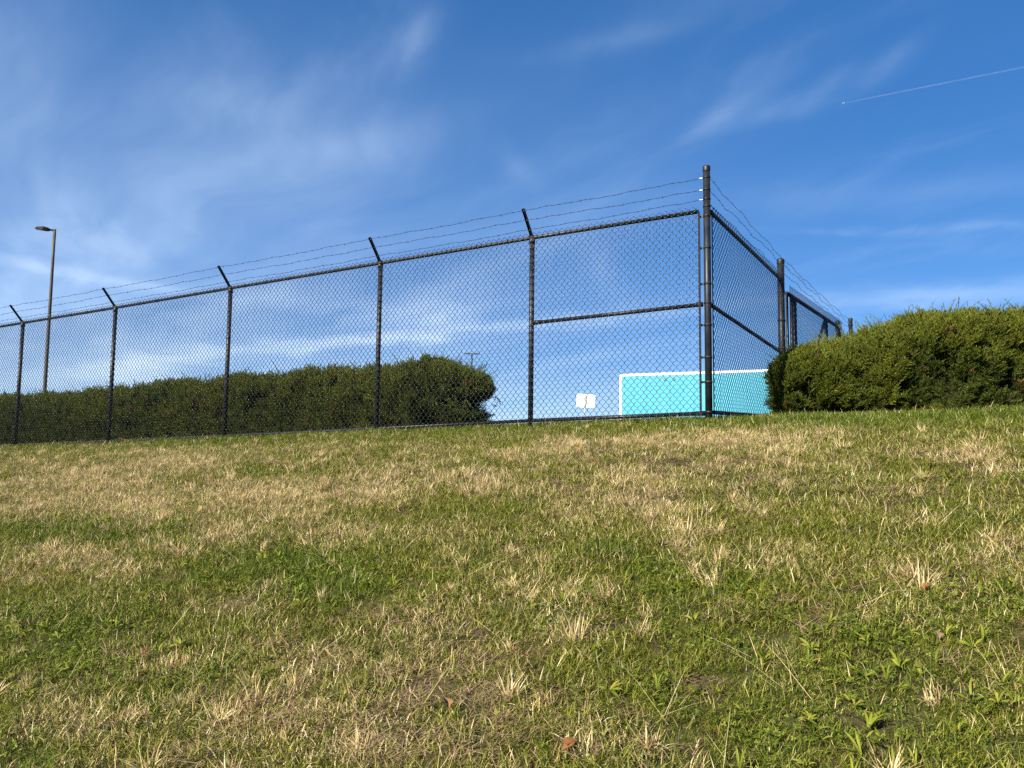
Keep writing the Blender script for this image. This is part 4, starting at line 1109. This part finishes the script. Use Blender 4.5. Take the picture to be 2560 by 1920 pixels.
def build_left_hedge():
    off, dep = .62, 1.25
    T0, T1 = 3.36, 16.5
    def prof(t):
        pts = [(1235, 952), (1190, 928), (1150, 914), (1110, 904), (1065, 899), (1000, 908), (930, 921), (860, 924), (760, 930), (640, 938), (560, 944), (460, 958), (380, 966), (290, 976), (200, 984), (100, 988), (0, 992), (-200, 998)]
        T, Zt = [], []
        for a, b in pts:
            d = pix_dir(a, b); q = CORNER + FN * (off + dep * .4)
            # meet the hedge's middle line
            M = np.array([[d.x, -FD[0]], [d.y, -FD[1]]]); k, t_ = np.linalg.solve(M, q)
            T.append(t_); Zt.append(CAMZ + d.z * k - .085)
        return np.interp(t, T, Zt) + (fbm(np.asarray(t) * 1.7, 0, 0, 77) - .5) * .14
    def sec(u, phi, inset=0.0):
        u = np.asarray(u); phi = np.asarray(phi); t = T0 + (T1 - T0) * u
        e = np.clip((t - T0) / .75, 0, 1); end = np.sqrt(np.clip(1 - (1 - e) ** 2, 0, 1))
        c, s = np.cos(phi), np.sin(phi); cc = np.sign(c) * np.abs(c) ** .55; ss = np.abs(s) ** .55
        w = off + dep / 2 - (dep / 2 - inset) * cc * (.35 + .65 * end)
        # undercut at the free end: foot pulled back, with a low lump in front of it
        under = .62 * np.clip(1 - e, 0, 1) ** .5 * np.exp(-((ss - .52) / .17) ** 2)
        foot = .05 * np.exp(-(ss / .2) ** 2) * np.clip(1 - e, 0, 1)
        tt = t + under + foot
        xy = CORNER + tt[..., None] * FD + w[..., None] * FN if np.ndim(tt) else CORNER + tt * FD + w * FN
        g = ground(xy[..., 0], xy[..., 1]); zt = prof(t) - inset
        z = g + (zt - g) * ss * (.74 + .26 * end)
        return np.concatenate([xy, z[..., None]], -1) if np.ndim(tt) else np.array((*xy, float(z)))
    def env(rng, n):
        u = np.where(rng.uniform(0, 1, n) < .18, rng.uniform(0, .06, n), rng.uniform(0, 1, n)); phi = rng.uniform(0, 1, n) ** 1.3 * np.pi
        P = sec(u, phi); e = 1e-3
        du = sec(np.clip(u + e, 0, 1.01), phi) - P; dp = sec(u, phi + e) - P
        N = np.cross(dp, du); N /= np.linalg.norm(N, axis=1)[:, None] + 1e-9
        tc = T0 + .6 + (T1 - T0 - .6) * u; cxy = CORNER + tc[:, None] * FD + (off + dep / 2) * FN
        ctr = np.concatenate([cxy, np.full((n, 1), 0)], 1); ctr[:, 2] = ground(cxy[:, 0], cxy[:, 1]) + .45
        flip = np.einsum('ij,ij->i', N, P - ctr) < 0; N[flip] *= -1
        nend = int(n * .07); fe = np.arange(n) < nend
        k = rng.uniform(0, 1, n); Pe = sec(np.zeros(n), phi); mid = sec(np.zeros(n), np.pi - phi)
        P[fe] = (Pe + (mid - Pe) * k[:, None] * .5)[fe]; ne = np.array((*(-FD * .9 - FN * .3), .1)); N[fe] = ne / np.linalg.norm(ne)
        g = ground(P[:, 0], P[:, 1]); t = (P[:, :2] - CORNER) @ FD
        h = np.clip((P[:, 2] - g) / (prof(t) - g + 1e-6), 0, 1); P[:, 2] = np.maximum(P[:, 2], g + .02)
        bxy = CORNER + FD * (T0 + .8) + FN * (off + dep / 2)
        return P, N, h, (*bxy, float(ground(*bxy)))
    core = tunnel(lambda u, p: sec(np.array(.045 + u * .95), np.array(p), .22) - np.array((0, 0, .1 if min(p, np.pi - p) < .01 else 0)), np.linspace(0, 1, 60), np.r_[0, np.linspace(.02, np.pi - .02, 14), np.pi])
    rng = np.random.default_rng(8); stems = []
    for k in range(18):
        xy = CORNER + FD * (T0 + .55 + k * .75) + FN * (off + dep * .5); b = np.array((*xy, float(ground(*xy)) - .05))
        stems.append([b, b + (rng.normal(0, .08), rng.normal(0, .08), .35), b + (rng.normal(0, .16), rng.normal(0, .12), .65)])
    hedge('juniper_hedge', 'long dark green juniper hedge behind the chain link fence on the left', env, 38000, 17, .95, core=core, tips=900, stems=stems)
build_left_hedge()

# ------------------------------------------------------------------ airliner and its vapour trail
def build_plane():
    Y = 9000.0
    a, b = at_depth(2108, 258, Y), at_depth(2760, 128, Y * 1.04)
    d = (b - a) / np.linalg.norm(b - a)
    e = thing('airplane', a, 'tiny white airliner at the head of the vapour trail', 'airplane')
    lat = np.cross(d, (0, 0, 1)); lat /= np.linalg.norm(lat); up = np.cross(lat, d)
    L = 30
    ks = np.array([-.5, -.47, -.4, .2, .38, .5]) * L
    mw = principled('aircraft_white', (.8, .8, .8), .4)
    MB().tube([a + d * k for k in ks], [.3, 1.4, 2.1, 2.1, 1.3, .3], 10).obj('fuselage', mw, e, smooth=True)
    def slab(pts, th, nm):
        v = [np.array(p) for p in pts]; v += [p + up * th for p in v]; n = len(pts)
        MB().add(np.array(v), [tuple(range(n)), tuple(range(2 * n - 1, n - 1, -1))] + [(i, i + n, (i + 1) % n + n, (i + 1) % n) for i in range(n)]).obj(nm, mw, e)
    for s in (-1, 1):
        slab([a - d * 4, a + d * 4, a + d * 9 + lat * s * 19, a + d * 6.5 + lat * s * 19], .5, 'wing')
        slab([a + d * 17, a + d * 20, a + d * 21.5 + lat * s * 7, a + d * 20 + lat * s * 7], .3, 'tailplane')
    slab([a + d * 16 + up, a + d * 20 + up, a + d * 22 + up * 8 + lat * .3, a + d * 19.5 + up * 8 + lat * .3], .4, 'fin')
    m = bpy.data.materials.new('vapour'); m.use_nodes = True; t = NT(m.node_tree); t.n.clear()
    out = t.node('ShaderNodeOutputMaterial'); tr = t.node('ShaderNodeBsdfTransparent'); df = t.node('ShaderNodeBsdfDiffuse'); tl = t.node('ShaderNodeBsdfTranslucent')
    df.inputs[0].default_value = (.9, .9, .9, 1); tl.inputs[0].default_value = (.9, .9, .9, 1)
    m1 = t.node('ShaderNodeMixShader'); m1.inputs[0].default_value = .5; t.l.new(df.outputs[0], m1.inputs[1]); t.l.new(tl.outputs[0], m1.inputs[2])
    m2 = t.node('ShaderNodeMixShader'); n = t.noise(obj_coord(t), .004, 5, .6)
    t.l.new(t.mapr(n, .3, .7, .035, .075), m2.inputs[0]); t.l.new(tr.outputs[0], m2.inputs[1]); t.l.new(m1.outputs[0], m2.inputs[2]); t.l.new(m2.outputs[0], out.inputs[0])
    Lc = np.linalg.norm(b - a); k = np.linspace(40 / Lc, 1, 80)
    rng = np.random.default_rng(2)
    path = a + (b - a) * k[:, None]; path[:, 2] += rng.normal(0, .8, 80)
    o = MB().tube(path, 3.0 + 7 * np.sqrt(k) + rng.normal(0, .5, 80), 10).obj('contrail', m, origin=a, smooth=True)
    tag(o, 'thin white vapour trail crossing the blue sky at the upper right', 'contrail')
build_plane()
bpy.context.view_layer.update()
